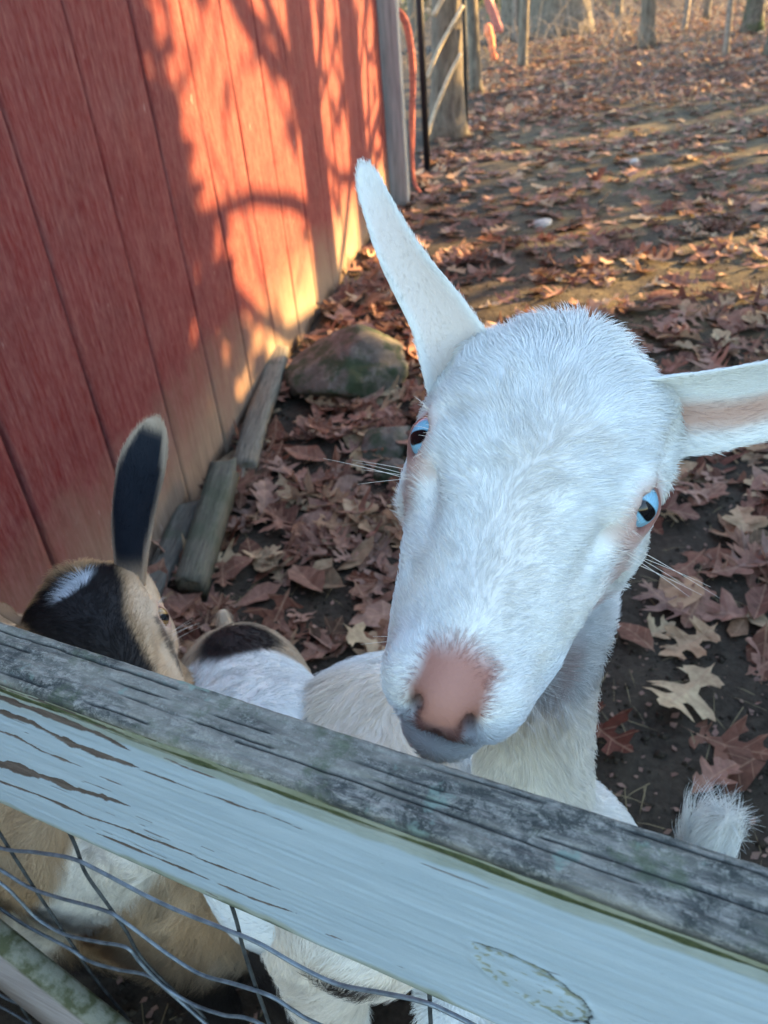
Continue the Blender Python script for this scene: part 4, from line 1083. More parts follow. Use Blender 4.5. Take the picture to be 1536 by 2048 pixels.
def ear(parent, cpts, widths, bdir, ndir, cups, col_out, col_in, seed, thick=.0028, hair=5000, hl=.006, inner_hair=.5, rim=None, inner=None, tip=.10, origin=(0, 0, 0), hrad=.00014):
    n = 40; m = 15
    Cc = spline(cpts, n); tt = np.linspace(0, 1, n)
    Wd = np.interp(tt, np.linspace(0, 1, len(widths)), widths); Cu = np.interp(tt, np.linspace(0, 1, len(cups)), cups)
    Wd = Wd*np.sqrt(np.clip(1-np.clip((tt-1+tip)/tip, 0, 1)**2, .004, 1))
    tan = np.gradient(Cc, axis=0); tan /= np.linalg.norm(tan, axis=1)[:, None]
    ph = np.linspace(-1, 1, m)
    V = np.zeros((2, n, m, 3))
    bd = np.array(bdir, float); nd = np.array(ndir, float)
    for i in range(n):
        b0 = bd-tan[i]*(bd@tan[i]); b0 /= np.linalg.norm(b0); n0 = np.cross(tan[i], b0)
        if n0@nd < 0: n0 = -n0
        a = Cu[i]*1.45+.02
        X = np.sin(ph*a)/a*Wd[i]/2; Zz = (1-np.cos(ph*a))/a*Wd[i]/2
        nl = -np.sin(ph*a)[:, None]*b0+np.cos(ph*a)[:, None]*n0
        mid = Cc[i]+X[:, None]*b0+(Zz-.25*Cu[i]*Wd[i])[:, None]*n0
        th = thick*(1-.75*np.abs(ph)**4)*(1-.6*tt[i])
        V[0, i] = mid-nl*th[:, None]/2; V[1, i] = mid+nl*th[:, None]/2
    I = np.arange(n*m).reshape(n, m); F = []
    q0 = np.stack([I[:-1, :-1], I[1:, :-1], I[1:, 1:], I[:-1, 1:]], -1).reshape(-1, 4)
    F = [q0, (q0+n*m)[:, ::-1]]
    J = I+n*m
    F.append(np.stack([I[1:, 0], I[:-1, 0], J[:-1, 0], J[1:, 0]], -1)); F.append(np.stack([I[:-1, -1], I[1:, -1], J[1:, -1], J[:-1, -1]], -1))
    F.append(np.stack([I[-1, 1:], I[-1, :-1], J[-1, :-1], J[-1, 1:]], -1)); F.append(np.stack([I[0, :-1], I[0, 1:], J[0, 1:], J[0, :-1]], -1))
    F = np.concatenate(F)
    Vf = V.reshape(-1, 3)
    # orientation check: outer sheet must face away from the opening
    N = vnormals(Vf, F); mid_i = (n//2)*m+m//2
    if N[mid_i]@(V[1, n//2, m//2]-V[0, n//2, m//2]) > 0: F = F[:, ::-1].copy(); N = -N
    co, ci = np.array(col_out, float), np.array(col_in, float)
    C = np.zeros((2, n, m, 3)); C[0] = co; edge = np.abs(ph)[None, :]
    k = sstep(.93, .60, edge)*sstep(1.0, .75, tt)[:, None]*np.ones((n, m))
    if inner is not None: k = inner(tt[:, None]*np.ones((n, m)), ph[None, :]*np.ones((n, m)))
    C[1] = co*(1-k[..., None])+ci*k[..., None]
    if rim is not None:
        kk = rim(tt[:, None]*np.ones((n, m)), ph[None, :]*np.ones((n, m)))
        C[0] = co*(1-kk[..., None])+np.array(rim.col)*kk[..., None]
    C = C.reshape(-1, 3)
    org = np.array(origin)
    e = obj('ear', mesh_data('ear', Vf-org, F, SKINM, cols={'col': C*.9}), parent)
    dens = np.ones((2, n, m)); dens[1] = np.where(edge > .75, 1, inner_hair)*np.ones((n, m))*(1-.55*k); dens = dens.reshape(-1)
    ln = np.full(len(Vf), hl)
    tipv = Cc[-1]-Cc[0]; tipv /= np.linalg.norm(tipv)
    grow_fur(Vf, F, N, C, lambda P, nn: np.tile(tipv, (len(P), 1)), ln, dens, hair, e, seed, .35, hrad, origin=org, clump=.25)
    return e

def mat_eye(name, iris):
    t = NT(name, .06, .5)
    at = t.attr('ep', 'Vector'); s = t.n('SeparateXYZ'); t.l(at, s.inputs[0]); x, y = s.outputs[0], s.outputs[1]      # in eye radii on the front of the ball
    r = t.math('POWER', t.math('ADD', t.math('POWER', x, 2), t.math('POWER', y, 2)), .5)
    cv = t.n('CombineXYZ'); t.l(t.math('ARCTAN2', y, x), cv.inputs[0]); t.l(t.math('MULTIPLY', r, .6), cv.inputs[1])
    n = t.noise(cv.outputs[0], 9, 4)
    c = t.ramp(n, [(.3, tuple(v*.6 for v in iris)), (.7, iris)])
    c = t.mix(t.ramp(r, [(.74, (0, 0, 0)), (.84, (1, 1, 1))]), c, (.04, .08, .11))
    c = t.mix(t.ramp(r, [(.90, (0, 0, 0)), (.95, (1, 1, 1))]), c, (.25, .2, .18))
    ax = t.math('POWER', t.math('ABSOLUTE', t.math('MULTIPLY', x, 3.6)), 3.0); ay = t.math('POWER', t.math('ABSOLUTE', t.math('MULTIPLY', y, 1.9)), 3.0)
    pu = t.ramp(t.math('ADD', ax, ay), [(.55, (1, 1, 1)), (1.0, (0, 0, 0))])
    t.col(t.mix(pu, c, (.004, .004, .005)))
    return t.m
EYEM = mat_eye('blue_goat_eye', (.27, .56, .74)); EYED_M = mat_eye('amber_goat_eye', (.30, .17, .05))

def goat(name, label, group, head, body, legs, tail, colour, flen, n_head, n_body, seed, h=.004, eyemat=EYED_M, ears=(), box_=None, spine=None, frad=.00018, lift_b=.35, bclump=.35, cvar=.10):
    """head: (M columns x,y,z ; t ; scale)   body: list of primitives in world metres"""
    M = np.array(head[0], float); t0 = np.array(head[1], float); s = head[2]/100.0
    def toh(P): return (P-t0)@M/s
    def hfn(P):
        Q = toh(P); m = np.linalg.norm(Q-(0, -2, -1), axis=-1) < 17
        d = np.full(len(P), .2)
        q = Q[m]; dd = None
        for p in HEAD: v = prim(q, p); dd = v if dd is None else smin(dd, v, kof(p))
        # eye sockets and lid ridges
        for sx in (1, -1):
            ec = EYEC*[sx, 1, 1]; ed = EYED*[sx, 1, 1]
            rel = q-ec; al = rel@ed; rad = np.linalg.norm(rel-al[:, None]*ed, axis=1)
            ra = np.cross(ed, (0, 1, 0)); ra /= np.linalg.norm(ra)
            uy = np.abs((rel@ra)); ux = np.sqrt(np.maximum(rad**2-uy**2, 0)); rad2 = np.hypot(ux/1.08, uy/.82)
            tor = np.hypot(rad2-1.0, al-.50)-.24
            dd = smin(dd, tor, .40)
            dd = -smin(-dd, np.maximum(rad2-.80, -al+.1), .16)
            dd = np.maximum(dd, -(np.linalg.norm(rel, axis=1)-EYER*.985)*np.where(al > -.2, 1, -1)*np.where(rad2 < 1.0, 1, -1e3)) if False else dd
        for p in HSUB: dd = -smin(-dd, prim(q, p), kof(p))
        d[m] = dd*s
        return d
    def fn(P):
        d = hfn(P)
        for p in body: d = smin(d, prim(P, p), kof(p))
        d = d-.0  # world metres
        return d
    V, F = sdf_mesh(fn, box_[0], box_[1], h)
    # keep the largest shell only
    V = laplace(V, F, 2, .45)
    N = vnormals(V, F)
    if (N*(V-V.mean(0))).sum() < 0: F = F[:, ::-1].copy(); N = -N
    Hh = toh(V)
    C = colour(V, Hh, N)
    root = empty(name, tuple(t0*[1, 1, 0]+[0, 0, 0]), label, 'goat', group)
    org = t0*[1, 1, 0]
    bo = obj('body', mesh_data('body', V-org, F, SKINM, cols={'col': C*.92}), root)
    # eyes
    for sx in (1, -1):
        ec = EYEC*[sx, 1, 1]; ed = EYED*[sx, 1, 1]
        wx = np.array([0, 1., 0]); wx -= ed*(wx@ed); wx /= np.linalg.norm(wx); wy = np.cross(ed, wx)
        T, P_ = np.meshgrid(np.linspace(0, np.pi*.62, 26), np.linspace(0, 2*np.pi, 40, endpoint=False), indexing='ij')
        L = np.stack([np.sin(T)*np.cos(P_), np.sin(T)*np.sin(P_), np.cos(T)], -1).reshape(-1, 3)
        bulge = 1+.07*np.exp(-(T.reshape(-1)/.55)**2)
        W3 = (ec+EYER*bulge[:, None]*(L[:, :1]*wx+L[:, 1:2]*wy+L[:, 2:]*ed))*s
        W3 = W3@M.T+t0
        f = [(i*40+j, (i+1)*40+j, (i+1)*40+(j+1) % 40, i*40+(j+1) % 40) for i in range(25) for j in range(40)]
        me = mesh_data('eye', W3-org, f, eyemat)
        gz = np.array([sx*.60, -.56, .57]); gz /= np.linalg.norm(gz)
        g1 = np.array([0, 1., 0]); g1 -= gz*(g1@gz); g1 /= np.linalg.norm(g1); g2 = np.cross(gz, g1)
        D3 = L[:, :1]*wx+L[:, 1:2]*wy+L[:, 2:]*ed
        a = me.attributes.new('ep', 'FLOAT_VECTOR', 'POINT'); a.data.foreach_set('vector', np.stack([D3@g1, D3@g2, D3@gz], -1).astype(np.float32).ravel())
        obj('eye', me, root)
    lash_r = np.random.RandomState(seed+5)
    LP = []
    for sx in (1, -1):
        ec = EYEC*[sx, 1, 1]; ed = EYED*[sx, 1, 1]; ra = np.cross(ed, (0, 1, 0)); ra /= np.linalg.norm(ra); ry_ = np.cross(ra, ed)
        if ra[2] < 0: ra = -ra
        for k in range(26):
            an = lash_r.uniform(.15, 2.99); p0 = ec+ed*.62+ra*math.sin(an)*.88+ry_*math.cos(an)*1.12
            dr = ed*.9+ra*(.1+.35*math.sin(an))+ry_*.35*math.cos(an)+lash_r.normal(0, .12, 3); ln_ = lash_r.uniform(.7, 1.25)
            LP.append([p0+dr*ln_*t_+np.array([0, 0, -.55])*ln_*t_*t_*.5 for t_ in (0, .35, .7, 1)])
        for k in range(5):
            p0 = ec+np.array([sx*.1, -1.2-lash_r.rand()*.8, -.6-.5*lash_r.rand()]); p0 = p0+ed*.3
            dr = np.array([sx*1., -.15, .05])+lash_r.normal(0, .12, 3); ln_ = lash_r.uniform(2., 3.4)
            LP.append([p0+dr*ln_*t_+np.array([0, -.3, .25])*ln_*t_*t_*.5 for t_ in (0, .35, .7, 1)])
        for k in range(16):
            p0 = np.array([sx*lash_r.uniform(1.0, 2.2), lash_r.uniform(-9.2, -7.4), lash_r.uniform(-2.9, -1.0)])
            dr = np.array([sx*.9, -.55, -.25])+lash_r.normal(0, .2, 3); ln_ = lash_r.uniform(1.2, 2.6)
            LP.append([p0+dr*ln_*t_+np.array([0, 0, -.5])*ln_*t_*t_*.5 for t_ in (0, .35, .7, 1)])
    LP = (np.array(LP)*s).reshape(-1, 3)@M.T+t0-org
    hc = bpy.data.hair_curves.new('whiskers'); hc.add_curves([4]*(len(LP)//4)); hc.points.foreach_set('position', LP.astype(np.float32).ravel())
    at = hc.attributes.get('radius') or hc.attributes.new('radius', 'FLOAT', 'POINT'); at.data.foreach_set('value', np.tile(np.array([.00013, .00012, .00009, .00004], np.float32), len(LP)//4))
    a_ = hc.attributes.new('col', 'FLOAT_COLOR', 'POINT'); a_.data.foreach_set('color', np.tile(np.array([.72, .66, .58, 1], np.float32), len(LP)))
    hc.materials.append(FURM); wo = bpy.data.objects.new('whiskers', hc); COL.objects.link(wo); wo.parent = bo
    # fur
    eyed = np.minimum(np.linalg.norm(Hh-EYEC*[1, 1, 1], axis=1), np.linalg.norm(Hh-EYEC*[-1, 1, 1], axis=1))
    isn = np.linalg.norm(Hh-(0, -2, -1), axis=1)
    headw = sstep(13.5, 10.5, isn)
    nose = np.exp(-((Hh[:, 1]+9.7)/1.6)**2-((Hh[:, 0])/1.35)**2-((Hh[:, 2]+.2)/1.5)**2)
    ln = flen(V, Hh, headw)
    ln = ln*sstep(1.15, 2.3, eyed)*(1-.72*sstep(.2, .6, nose))+.0005
    eyeopen = sstep(1.12, 1.35, eyed)
    def flow(P, n):
        q = toh(P); hw = sstep(14, 10.5, np.linalg.norm(q-(0, -2, -1), axis=1))[:, None]
        # on the face hair runs from the muzzle up and outward from the midline
        lx = np.stack([np.sign(q[:, 0])*np.clip(np.abs(q[:, 0])/3, 0, 1)*.9, .75+0*q[:, 1], -.5-0*q[:, 2]], -1)
        swirl = np.exp(-((q[:, 1]-1)/2.2)**2)*.0
        lx[:, 0] += swirl
        fh = lx@M.T
        fb = spine(P, n)
        return fh*hw+fb*(1-hw)
    if n_head:
        dh = headw*eyeopen*(1-.35*sstep(.5, .9, nose))*np.where(F is None, 1, 1)
        grow_fur(V, F, N, C, flow, ln, dh, n_head, bo, seed, .36, frad, 'head_fur', .42, origin=org, cvar=.07)
    if n_body:
        fade = 1-headw
        dens = fade*sstep(.02, .12, V[:, 2])
        u, v, dp = project(V); see = ((u > -150) & (u < 1690) & (v > 200) & (v < 2250) & (dp > 0))
        vis = np.einsum('ij,ij->i', N, (CAM-V))/np.linalg.norm(CAM-V, axis=1)
        dens = dens*np.where(see, 1, .15)*np.where(vis > -.35, 1, .3)
        grow_fur(V, F, N, C, flow, ln, dens, n_body, bo, seed+1, lift_b, frad*1.15, 'body_fur', bclump, origin=org, cvar=cvar)
    for e in ears:
        e = dict(e); ear(root, origin=org, **e)
    return root, M, t0, s

WHITE = np.array([.77, .795, .775]); CREAM = np.array([.66, .54, .40]); TAN = np.array([.43, .285, .16]); BLK = np.array([.012, .010, .010]); PINK = np.array([.50, .27, .215])
def mixc(C, col, k): k = np.clip(k, 0, 1)[:, None]; return C*(1-k)+np.array(col)*k

def face_details(C, H, pinkish=1.0, nosecol=(.36, .17, .125)):
    eyed = np.stack([np.linalg.norm((H-EYEC*[sx, 1, 1])*[1, .85, 1.1], axis=1) for sx in (1, -1)]).min(0)
    C = mixc(C, (.46, .26, .20), sstep(2.0, 1.25, eyed)*.75*pinkish)
    C = mixc(C, (.26, .12, .095), sstep(1.38, 1.15, eyed)*pinkish)
    return C

# ---- white goat with blue eyes, head over the rail
def colA(V, H, N):
    C = np.tile(WHITE, (len(V), 1)).astype(float)
    n = fbm(V*9, 4, 2)
    C = mixc(C, CREAM, .22*sstep(-.2, .5, n)*sstep(8, 13, np.linalg.norm(H-(0, -2, -1), axis=1)))
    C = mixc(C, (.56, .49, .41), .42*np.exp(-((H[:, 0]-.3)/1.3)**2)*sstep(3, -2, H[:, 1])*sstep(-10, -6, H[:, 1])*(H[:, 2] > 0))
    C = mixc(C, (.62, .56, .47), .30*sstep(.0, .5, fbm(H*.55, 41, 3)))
    hw_ = np.interp(H[:, 2], [-2.9, -2.3, -1.2, .1, 1.1, 1.8], [.3, .5, 1.0, 1.38, 1.25, .4])+.12*fbm(V*90, 7, 2)
    nose = sstep(.28, -.28, np.abs(H[:, 0])-hw_)*sstep(-8.0, -9.2, H[:, 1]+.25*fbm(V*60, 8, 2))*(H[:, 2] > -2.7)
    C = mixc(C, (.33, .155, .118), nose)
    ns = np.exp(-((np.abs(H[:, 0])-1.02)/.40)**2-((H[:, 2]+.7)/.9)**2)*sstep(-8.8, -9.8, H[:, 1]); C = mixc(C, (.10, .045, .035), .75*ns)  # shadow of the nostrils put into the skin colour
    C = mixc(C, (.40, .20, .155), .5*nose*np.exp(-(H[:, 0]/.6)**2)*sstep(-1.2, .2, H[:, 2]))  # lighter highlight down the pad's centre, put into the colour
    lip = sstep(.32, .08, np.abs(H[:, 2]+3.08+.05*np.abs(H[:, 0])))*(H[:, 1] < -7.4)
    C = mixc(C, (.10, .055, .05), lip*.85)
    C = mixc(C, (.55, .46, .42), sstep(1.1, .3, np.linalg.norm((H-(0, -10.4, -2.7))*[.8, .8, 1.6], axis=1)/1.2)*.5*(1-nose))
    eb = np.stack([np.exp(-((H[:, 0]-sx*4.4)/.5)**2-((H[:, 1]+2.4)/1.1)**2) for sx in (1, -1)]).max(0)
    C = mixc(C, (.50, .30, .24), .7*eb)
    C = face_details(C, H)
    C = mixc(C, (.05, .04, .035), sstep(.045, .03, V[:, 2]))
    return C
def lenA(V, H, hw):
    tuft = np.exp(-((H[:, 1]-5.2)/2.0)**2-(H[:, 0]/3.6)**2)
    nb = .016+.006*sstep(-.2, .3, fbm(V*7, 3, 2))
    tl = sstep(.06, .03, np.linalg.norm((V-(.296, .478, .445))*[1, 1, .7], axis=1))
    return (.0062+.0040*sstep(-8, 2, H[:, 1])+.016*tuft)*hw+(nb+.024*tl)*(1-hw)
MA = [[0.8923, 0.4475, 0.0604], [-0.3863, 0.8257, -0.4112], [-0.2338, 0.3435, 0.9096]]
tA = [0.0865, 0.3928, 0.9564]
def W(pts): return [np.array(p) for p in pts]
bodyA = [Cn((.122, .495, .91), (.114, .468, .80), .042, .045, .035), Cn((.114, .468, .82), (.102, .43, .66), .045, .047, .04),
         El((.105, .42, .52), (.080, .09, .11), .05), Cn((.12, .41, .49), (.26, .37, .30), .09, .105, .05), El((.27, .38, .28), (.10, .11, .11), .05),
         Cn((.06, .40, .52), (.02, .33, .47), .046, .03, .03), Cn((.02, .33, .47), (.015, .285, .435), .026, .019, .02), Cn((.015, .285, .435), (.01, .27, .415), .02, .022, .01),
         Cn((.17, .38, .50), (.19, .32, .44), .046, .03, .03), Cn((.19, .32, .44), (.195, .26, .39), .026, .019, .02),
         Cn((.21, .40, .26), (.19, .36, .20), .07, .045, .04), Cn((.19, .36, .20), (.20, .45, .12), .036, .022, .02), Cn((.20, .45, .12), (.195, .43, .02), .020, .022, .015),
         Cn((.33, .35, .26), (.34, .31, .20), .07, .045, .04), Cn((.34, .31, .20), (.36, .40, .12), .036, .022, .02), Cn((.36, .40, .12), (.355, .38, .02), .020, .022, .015),
         Cn((.288, .450, .35), (.299, .484, .458), .028, .019, .02)]
def spA(P, n):
    return np.tile(np.array([.25, .25, -.85]), (len(P), 1))+np.where((P[:, 2] > .40) & (P[:, 0] > .255), 1., 0.)[:, None]*np.array([.1, -.4, 1.9])
EA1 = dict(cpts=W([(.062, .455, .985), (.046, .458, 1.028), (.022, .464, 1.073), (.006, .480, 1.118)]), widths=(.068, .040, .025, .012), bdir=(.95, -.1, .45), ndir=(-.35, -.75, -.1), cups=(.8, .4, .3, .25),
           col_out=WHITE, col_in=(.74, .68, .63), seed=91, hair=12000, hl=.0045, inner_hair=.8)
EA2 = dict(cpts=W([(.122, .430, .968), (.176, .408, .979), (.225, .399, .988), (.285, .396, .998)]), widths=(.070, .074, .070, .034), bdir=(.1, -.30, .95), ndir=(0, -.92, -.38), cups=(.9, .6, .45, .3),
           col_out=WHITE, col_in=(.55, .37, .30), inner=lambda t, p: sstep(.42, .12, np.abs(p+.34+.05*np.sin(t*14)))*sstep(.10, .28, t)*sstep(.95, .8, t), inner_hair=1.0, seed=93, hair=12000, hl=.007)
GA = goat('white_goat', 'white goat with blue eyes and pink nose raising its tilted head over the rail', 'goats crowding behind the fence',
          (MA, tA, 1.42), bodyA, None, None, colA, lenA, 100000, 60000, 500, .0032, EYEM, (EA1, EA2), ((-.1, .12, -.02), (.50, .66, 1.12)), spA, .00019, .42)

# ---- brown and black goat at the left, looking down behind the rail
def colC(V, H, N):
    C = np.tile(TAN, (len(V), 1)).astype(float)
    r = np.linalg.norm(H-(0, -2, -1), axis=1); n = fbm(V*26, 14, 3)
    headk = sstep(13, 10, r)
    C = mixc(C, CREAM*.85, .5*sstep(-.3, .5, fbm(V*12, 5, 2)))
    # black blaze down the forehead and nose, tan cheeks, pale stripe over each eye
    half = np.interp(H[:, 1], [-11, -5, 0, 3, 6, 8], [1.7, 2.0, 2.5, 3.7, 4.2, 3.2])
    blaze = sstep(.35, -.35, np.abs(H[:, 0]+.65)-half+.45*n)*(H[:, 2] > -.8-.4*np.clip(H[:, 1]-3, 0, 4))
    pale = sstep(.6, -.3, np.abs(np.abs(H[:, 0])-half-1.1)-.9+.4*n)*headk*(H[:, 1] < 4.5)
    C = mixc(C, (.60, .44, .29), pale*.85)
    C = mixc(C, (.62, .50, .38), .6*headk*sstep(2.0, 4.0, np.abs(H[:, 0]))*sstep(3, -3, H[:, 1]))
    C = mixc(C, BLK, blaze*headk)
    C = mixc(C, (.45, .29, .15), headk*sstep(4.9, 5.7, H[:, 1]+.9*n-.25*(H[:, 2]-3))*.95)
    white = np.exp(-((H[:, 0]+.2)/2.6)**2-((H[:, 1]-4.1-.25*H[:, 0])/.75)**2)*(H[:, 2] > 1)
    C = mixc(C, (.55, .58, .60), headk*sstep(.42, .75, white+.35*n))
    stripe = np.exp(-((np.abs(H[:, 0])-3.9)/.35)**2)*(H[:, 1] < -.8)*(H[:, 1] > -9)*headk
    C = mixc(C, BLK*2, sstep(.4, .8, stripe)*.8)
    # white band across the chest, dark collar behind it
    s_ = V[:, 0]*FE[0]+V[:, 1]*FE[1]
    A_, B_ = np.array([-.262, .489, .53]), np.array([-.545, .628, .18]); ba = B_-A_; tq = np.clip(((V-A_)@ba)/(ba@ba), -.15, 1.1)
    band = sstep(.062, .046, np.linalg.norm(V-A_-tq[:, None]*ba, axis=1)+.010*n)*(1-headk)
    C = mixc(C, (.50, .40, .28), .5*sstep(-.2, .4, fbm(V*[40, 40, 6], 3, 2))*(1-headk))
    C = mixc(C, (.70, .66, .58), band)
    C = mixc(C, (.03, .025, .022), sstep(.02, .008, np.abs(s_+.555+.01*n))*(V[:, 2] > .69)*(1-headk))
    C = mixc(C, BLK*2, (1-headk)*(1-band)*sstep(.26, .18, V[:, 2]+.03*n))
    C = face_details(C, H, .45)
    return C
def lenC(V, H, hw): return (.007+.010*np.exp(-((H[:, 1]-6)/2.4)**2-(H[:, 0]/3.6)**2))*hw+(.018+.030*sstep(.60, .42, V[:, 2]))*(1-hw)*(1-.55*sstep(.075, .045, np.linalg.norm(V-np.array([-.262, .489, .53])-np.clip(((V-np.array([-.262, .489, .53]))@np.array([-.283, .139, -.35]))/.2219, -.15, 1.1)[:, None]*np.array([-.283, .139, -.35]), axis=1)))
MC = [[0.8274, -0.5298, 0.1864], [0.5593, 0.7472, -0.3589], [0.0509, 0.4012, 0.9146]]
tC = [-0.280, 0.588, 0.688]
bodyC = [Cn((-.330, .650, .662), (-.41, .625, .575), .052, .070, .05), Cn((-.40, .63, .54), (-.42, .60, .46), .075, .11, .05),
         El((-.40, .555, .46), (.14, .120, .15), .05), Cn((-.42, .58, .45), (-.86, .80, .46), .135, .15, .06), El((-.92, .82, .48), (.14, .13, .15), .05),
         El((-.33, .525, .29), (.12, .085, .21), .05), El((-.47, .575, .27), (.14, .09, .20), .05),
         Cn((-.30, .42, .53), (-.43, .49, .37), .036, .036, .02), Cn((-.43, .49, .37), (-.575, .555, .18), .036, .028, .02), Cn((-.575, .555, .18), (-.60, .57, .03), .026, .024, .02),
         Cn((-.33, .50, .42), (-.33, .49, .22), .05, .028, .03), Cn((-.33, .49, .22), (-.33, .48, .02), .024, .024, .02),
         Cn((-.46, .58, .42), (-.47, .60, .22), .05, .028, .03), Cn((-.47, .60, .22), (-.46, .59, .02), .024, .024, .02),
         Cn((-.90, .73, .40), (-.92, .74, .24), .07, .035, .03), Cn((-.92, .74, .24), (-.95, .76, .02), .026, .024, .02),
         Cn((-.98, .88, .40), (-1.0, .89, .24), .07, .035, .03), Cn((-1.0, .89, .24), (-1.02, .90, .02), .026, .024, .02)]
def shift(prims, d):
    o = []
    for p in prims:
        if p[0] == 'e': o.append(('e', tuple(np.array(p[1])+d))+tuple(p[2:]))
        else: o.append(('c', tuple(np.array(p[1])+d), tuple(np.array(p[2])+d))+tuple(p[3:]))
    return o
SHC = np.array([FN[0], FN[1], 0])*.078
bodyC = shift(bodyC[:1], SHC*.35)+shift(bodyC[1:], SHC)
def spC(P, n): return np.tile(np.array([-.45, .15, -.9]), (len(P), 1))
class RimC:
    col = (.010, .014, .022)
    def __call__(s, t, ph): return sstep(.95, .72, np.abs(ph+.05)+.12*np.sin(t*9))*sstep(.97, .88, t)*sstep(.12, .25, t)
EC1 = dict(cpts=W([(-.266, .635, .690), (-.250, .655, .770), (-.226, .665, .835), (-.200, .672, .885)]), tip=.34, widths=(.028, .042, .046, .040), bdir=(.97, .1, .05), ndir=(.1, .95, .0), cups=(.8, .45, .3, .25),
           col_out=(.50, .38, .27), col_in=(.012, .014, .02), seed=95, hair=7000, hl=.005, rim=RimC())
def side_ear(M, t, sc_, sx, back=False, **k):
    """an ear set in the head's own frame, held out sideways or folded back"""
    M = np.array(M); f = lambda p: np.array(t)+M@(np.array(p)*sc_/100)
    L = [(sx*4.0, 4.2, -.6), (sx*4.9, 6.6, -1.6), (sx*5.0, 8.6, -3.2), (sx*4.6, 10.2, -5.2)] if back else [(sx*4.2, 5, .5), (sx*6.5, 5.4, .3), (sx*9, 6, -.3), (sx*11.5, 6.8, -1.2)]
    return dict(cpts=[f(q) for q in L], widths=(.04, .045, .04, .018), bdir=tuple(M@np.array([0, 1, .3]) if not back else M@np.array([sx*.3, .2, 1])), ndir=tuple(M@np.array([0, -.6, .8]) if not back else M@np.array([sx*1., 0, 0])), cups=(.8, .5, .35, .3), hl=.006, hair=1500, **k)
EC2 = side_ear(MC, tC, 1.24, -1, True, col_out=(.22, .14, .08), col_in=(.06, .04, .03), seed=97)
goat('brown_goat', 'tan and black goat with an upright black ear, lowered head seen from above', 'goats crowding behind the fence',
     (MC, tC, 1.24), bodyC, None, None, colC, lenC, 50000, 95000, 600, .0042, EYED_M, (EC1, EC2), ((-1.12, .36, -.02), (-.12, 1.0, .80)), spC, .00018, .38, .6, .30)

# ---- cream white goat between them, only its back in view, head lowered
def colB(V, H, N):
    n = fbm(V*8, 24, 3); C = np.tile(WHITE, (len(V), 1)).astype(float)
    C = mixc(C, CREAM*1.12, .62*sstep(-.1, .5, n+.9*(V[:, 2]-.60)*8*(V[:, 1]-.45)))
    C = mixc(C, CREAM*.9, .5*np.exp(-(((V[:, 0]+.13)/.03)**2+((V[:, 2]-.57)/.06)**2)))
    C = mixc(C, (.04, .03, .025), sstep(.045, .02, np.linalg.norm((V-(-.075, .33, .512))*[.8, .6, 1.2], axis=1)+.01*n))
    return face_details(C, H, .8)
_bB = [El((-.04, .50, .525), (.10, .12, .120), .05), Cn((-.03, .51, .52), (.10, .66, .46), .105, .11, .06), El((-.055, .395, .545), (.085, .09, .110), .05),
         Cn((.10, .66, .48), (.12, .78, .38), .08, .055, .06), Cn((.12, .78, .38), (.12, .84, .28), .052, .045, .04),
         Cn((-.11, .40, .46), (-.12, .42, .22), .055, .028, .03), Cn((-.12, .42, .22), (-.12, .40, .02), .024, .024, .02), Cn((.0, .42, .46), (.01, .44, .22), .055, .028, .03), Cn((.01, .44, .22), (.01, .42, .02), .024, .024, .02),
         Cn((.06, .70, .38), (.05, .70, .2), .05, .026, .03), Cn((.05, .70, .2), (.05, .70, .02), .022, .022, .02), Cn((.16, .62, .38), (.17, .62, .2), .05, .026, .03), Cn((.17, .62, .2), (.17, .62, .02), .022, .022, .02)]
bodyB = shift(_bB, np.array([FN[0], FN[1], 0])*.022)
hb = math.radians(62)
MB_ = (rotz(math.radians(175))@rotx(hb)).tolist()
tB = [.12, .86, .25]
EB1 = side_ear(MB_, tB, .95, 1, col_out=WHITE, col_in=(.5, .35, .3), seed=98); EB2 = side_ear(MB_, tB, .95, -1, col_out=WHITE, col_in=(.5, .35, .3), seed=99)
goat('cream_goat', 'cream white goat between the other two, its rounded back just above the rail', 'goats crowding behind the fence',
     (MB_, [.12, .86, .25], .95), bodyB, None, None, colB, lambda V, H, hw: .006*hw+(.015+.008*sstep(-.2, .4, fbm(V*9, 6, 2)))*(1-hw), 2500, 60000, 700, .0045, EYEM, (EB1, EB2), ((-.22, .24, -.02), (.38, 1.12, .74)),
     lambda P, n: np.stack([-.5-3*(P[:, 0]+.04)*-1, -.75+0*P[:, 0], -.55+0*P[:, 0]], -1), .0002, .45)

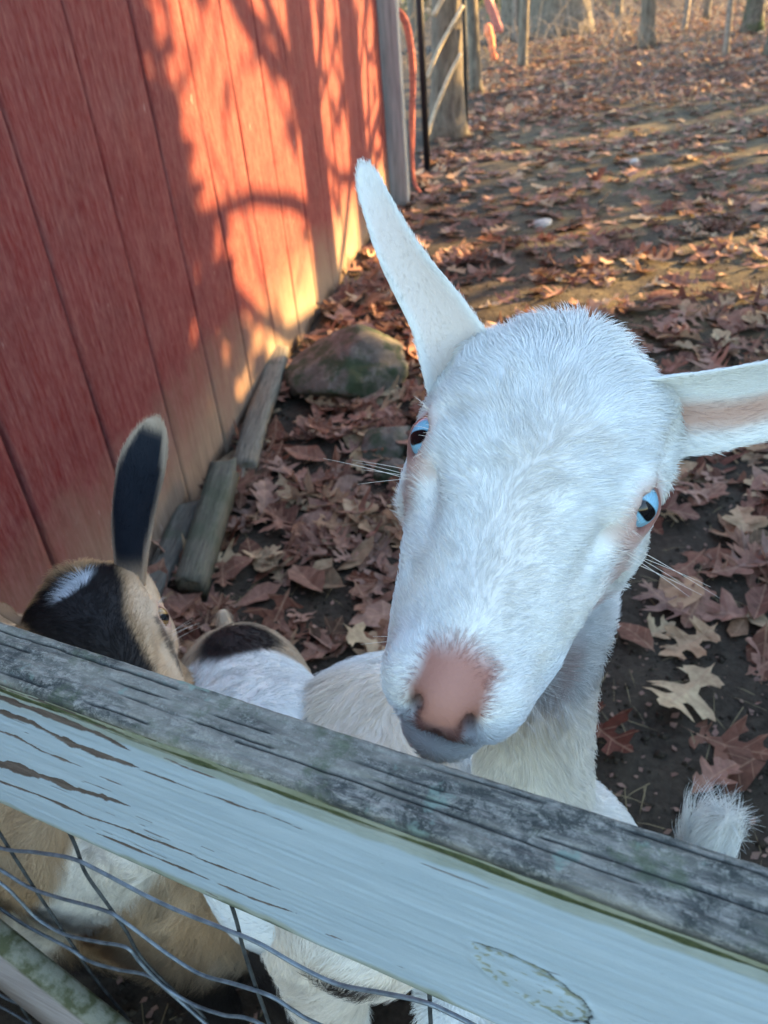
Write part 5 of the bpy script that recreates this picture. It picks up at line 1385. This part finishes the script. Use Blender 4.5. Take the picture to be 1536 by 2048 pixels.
# ---- small pied goat squeezed in behind the brown one
def colD(V, H, N):
    n = fbm(V*14, 34, 3); C = np.tile(WHITE*.97, (len(V), 1)).astype(float)
    C = mixc(C, CREAM, .65*sstep(.600, .66, V[:, 2]+.03*n)*sstep(.58, .64, V[:, 1]))
    k = sstep(.735, .755, V[:, 1]+.018*n)
    C = mixc(C, (.50, .385, .265), k)
    blk = sstep(.050, .036, np.linalg.norm((V-(-.205, .765, .505))*[.8, .9, .8], axis=1)+.008*n)
    C = mixc(C, BLK, blk)
    C = mixc(C, (.045, .035, .03), sstep(.50, .44, V[:, 2]+.02*n)*(V[:, 1] < .66))  # shade of the gap between goats, put into chest and foreleg colour
    return face_details(C, H, .5)
bodyD = [El((-.128, .51, .515), (.085, .10, .12), .05), Cn((-.135, .55, .51), (-.205, .74, .43), .098, .085, .06), El((-.215, .77, .42), (.075, .08, .095), .05),
         Cn((-.13, .47, .52), (-.135, .445, .48), .06, .05, .04), Cn((-.235, .84, .44), (-.242, .875, .475), .018, .009, .02),
         Cn((-.19, .55, .42), (-.20, .54, .2), .045, .025, .03), Cn((-.20, .54, .2), (-.20, .53, .02), .021, .021, .02), Cn((-.09, .58, .42), (-.08, .57, .2), .045, .025, .03), Cn((-.08, .57, .2), (-.08, .57, .02), .021, .021, .02),
         Cn((-.26, .77, .36), (-.28, .79, .2), .05, .026, .03), Cn((-.28, .79, .2), (-.28, .77, .02), .021, .021, .02), Cn((-.17, .80, .36), (-.16, .82, .2), .05, .026, .03), Cn((-.16, .82, .2), (-.16, .80, .02), .021, .021, .02)]
MD_ = (rotz(math.radians(62))@rotx(math.radians(35))).tolist()
tD = [-.125, .470, .500]
ED1 = side_ear(MD_, tD, .85, 1, True, col_out=(.4, .28, .16), col_in=(.3, .2, .16), seed=88); ED2 = side_ear(MD_, tD, .85, -1, True, col_out=(.4, .28, .16), col_in=(.3, .2, .16), seed=89)
goat('pied_goat', 'white goat with black and tan rump, squeezed right beside the brown goat', 'goats crowding behind the fence',
     (MD_, tD, .85), bodyD, None, None, colD, lambda V, H, hw: .006*hw+.013*(1-hw), 9000, 45000, 800, .0045, EYED_M, (ED1, ED2), ((-.40, .20, -.02), (.02, 1.06, .66)),
     lambda P, n: np.tile(np.array([.25, -.55, -.75]), (len(P), 1)), .0002, .4)
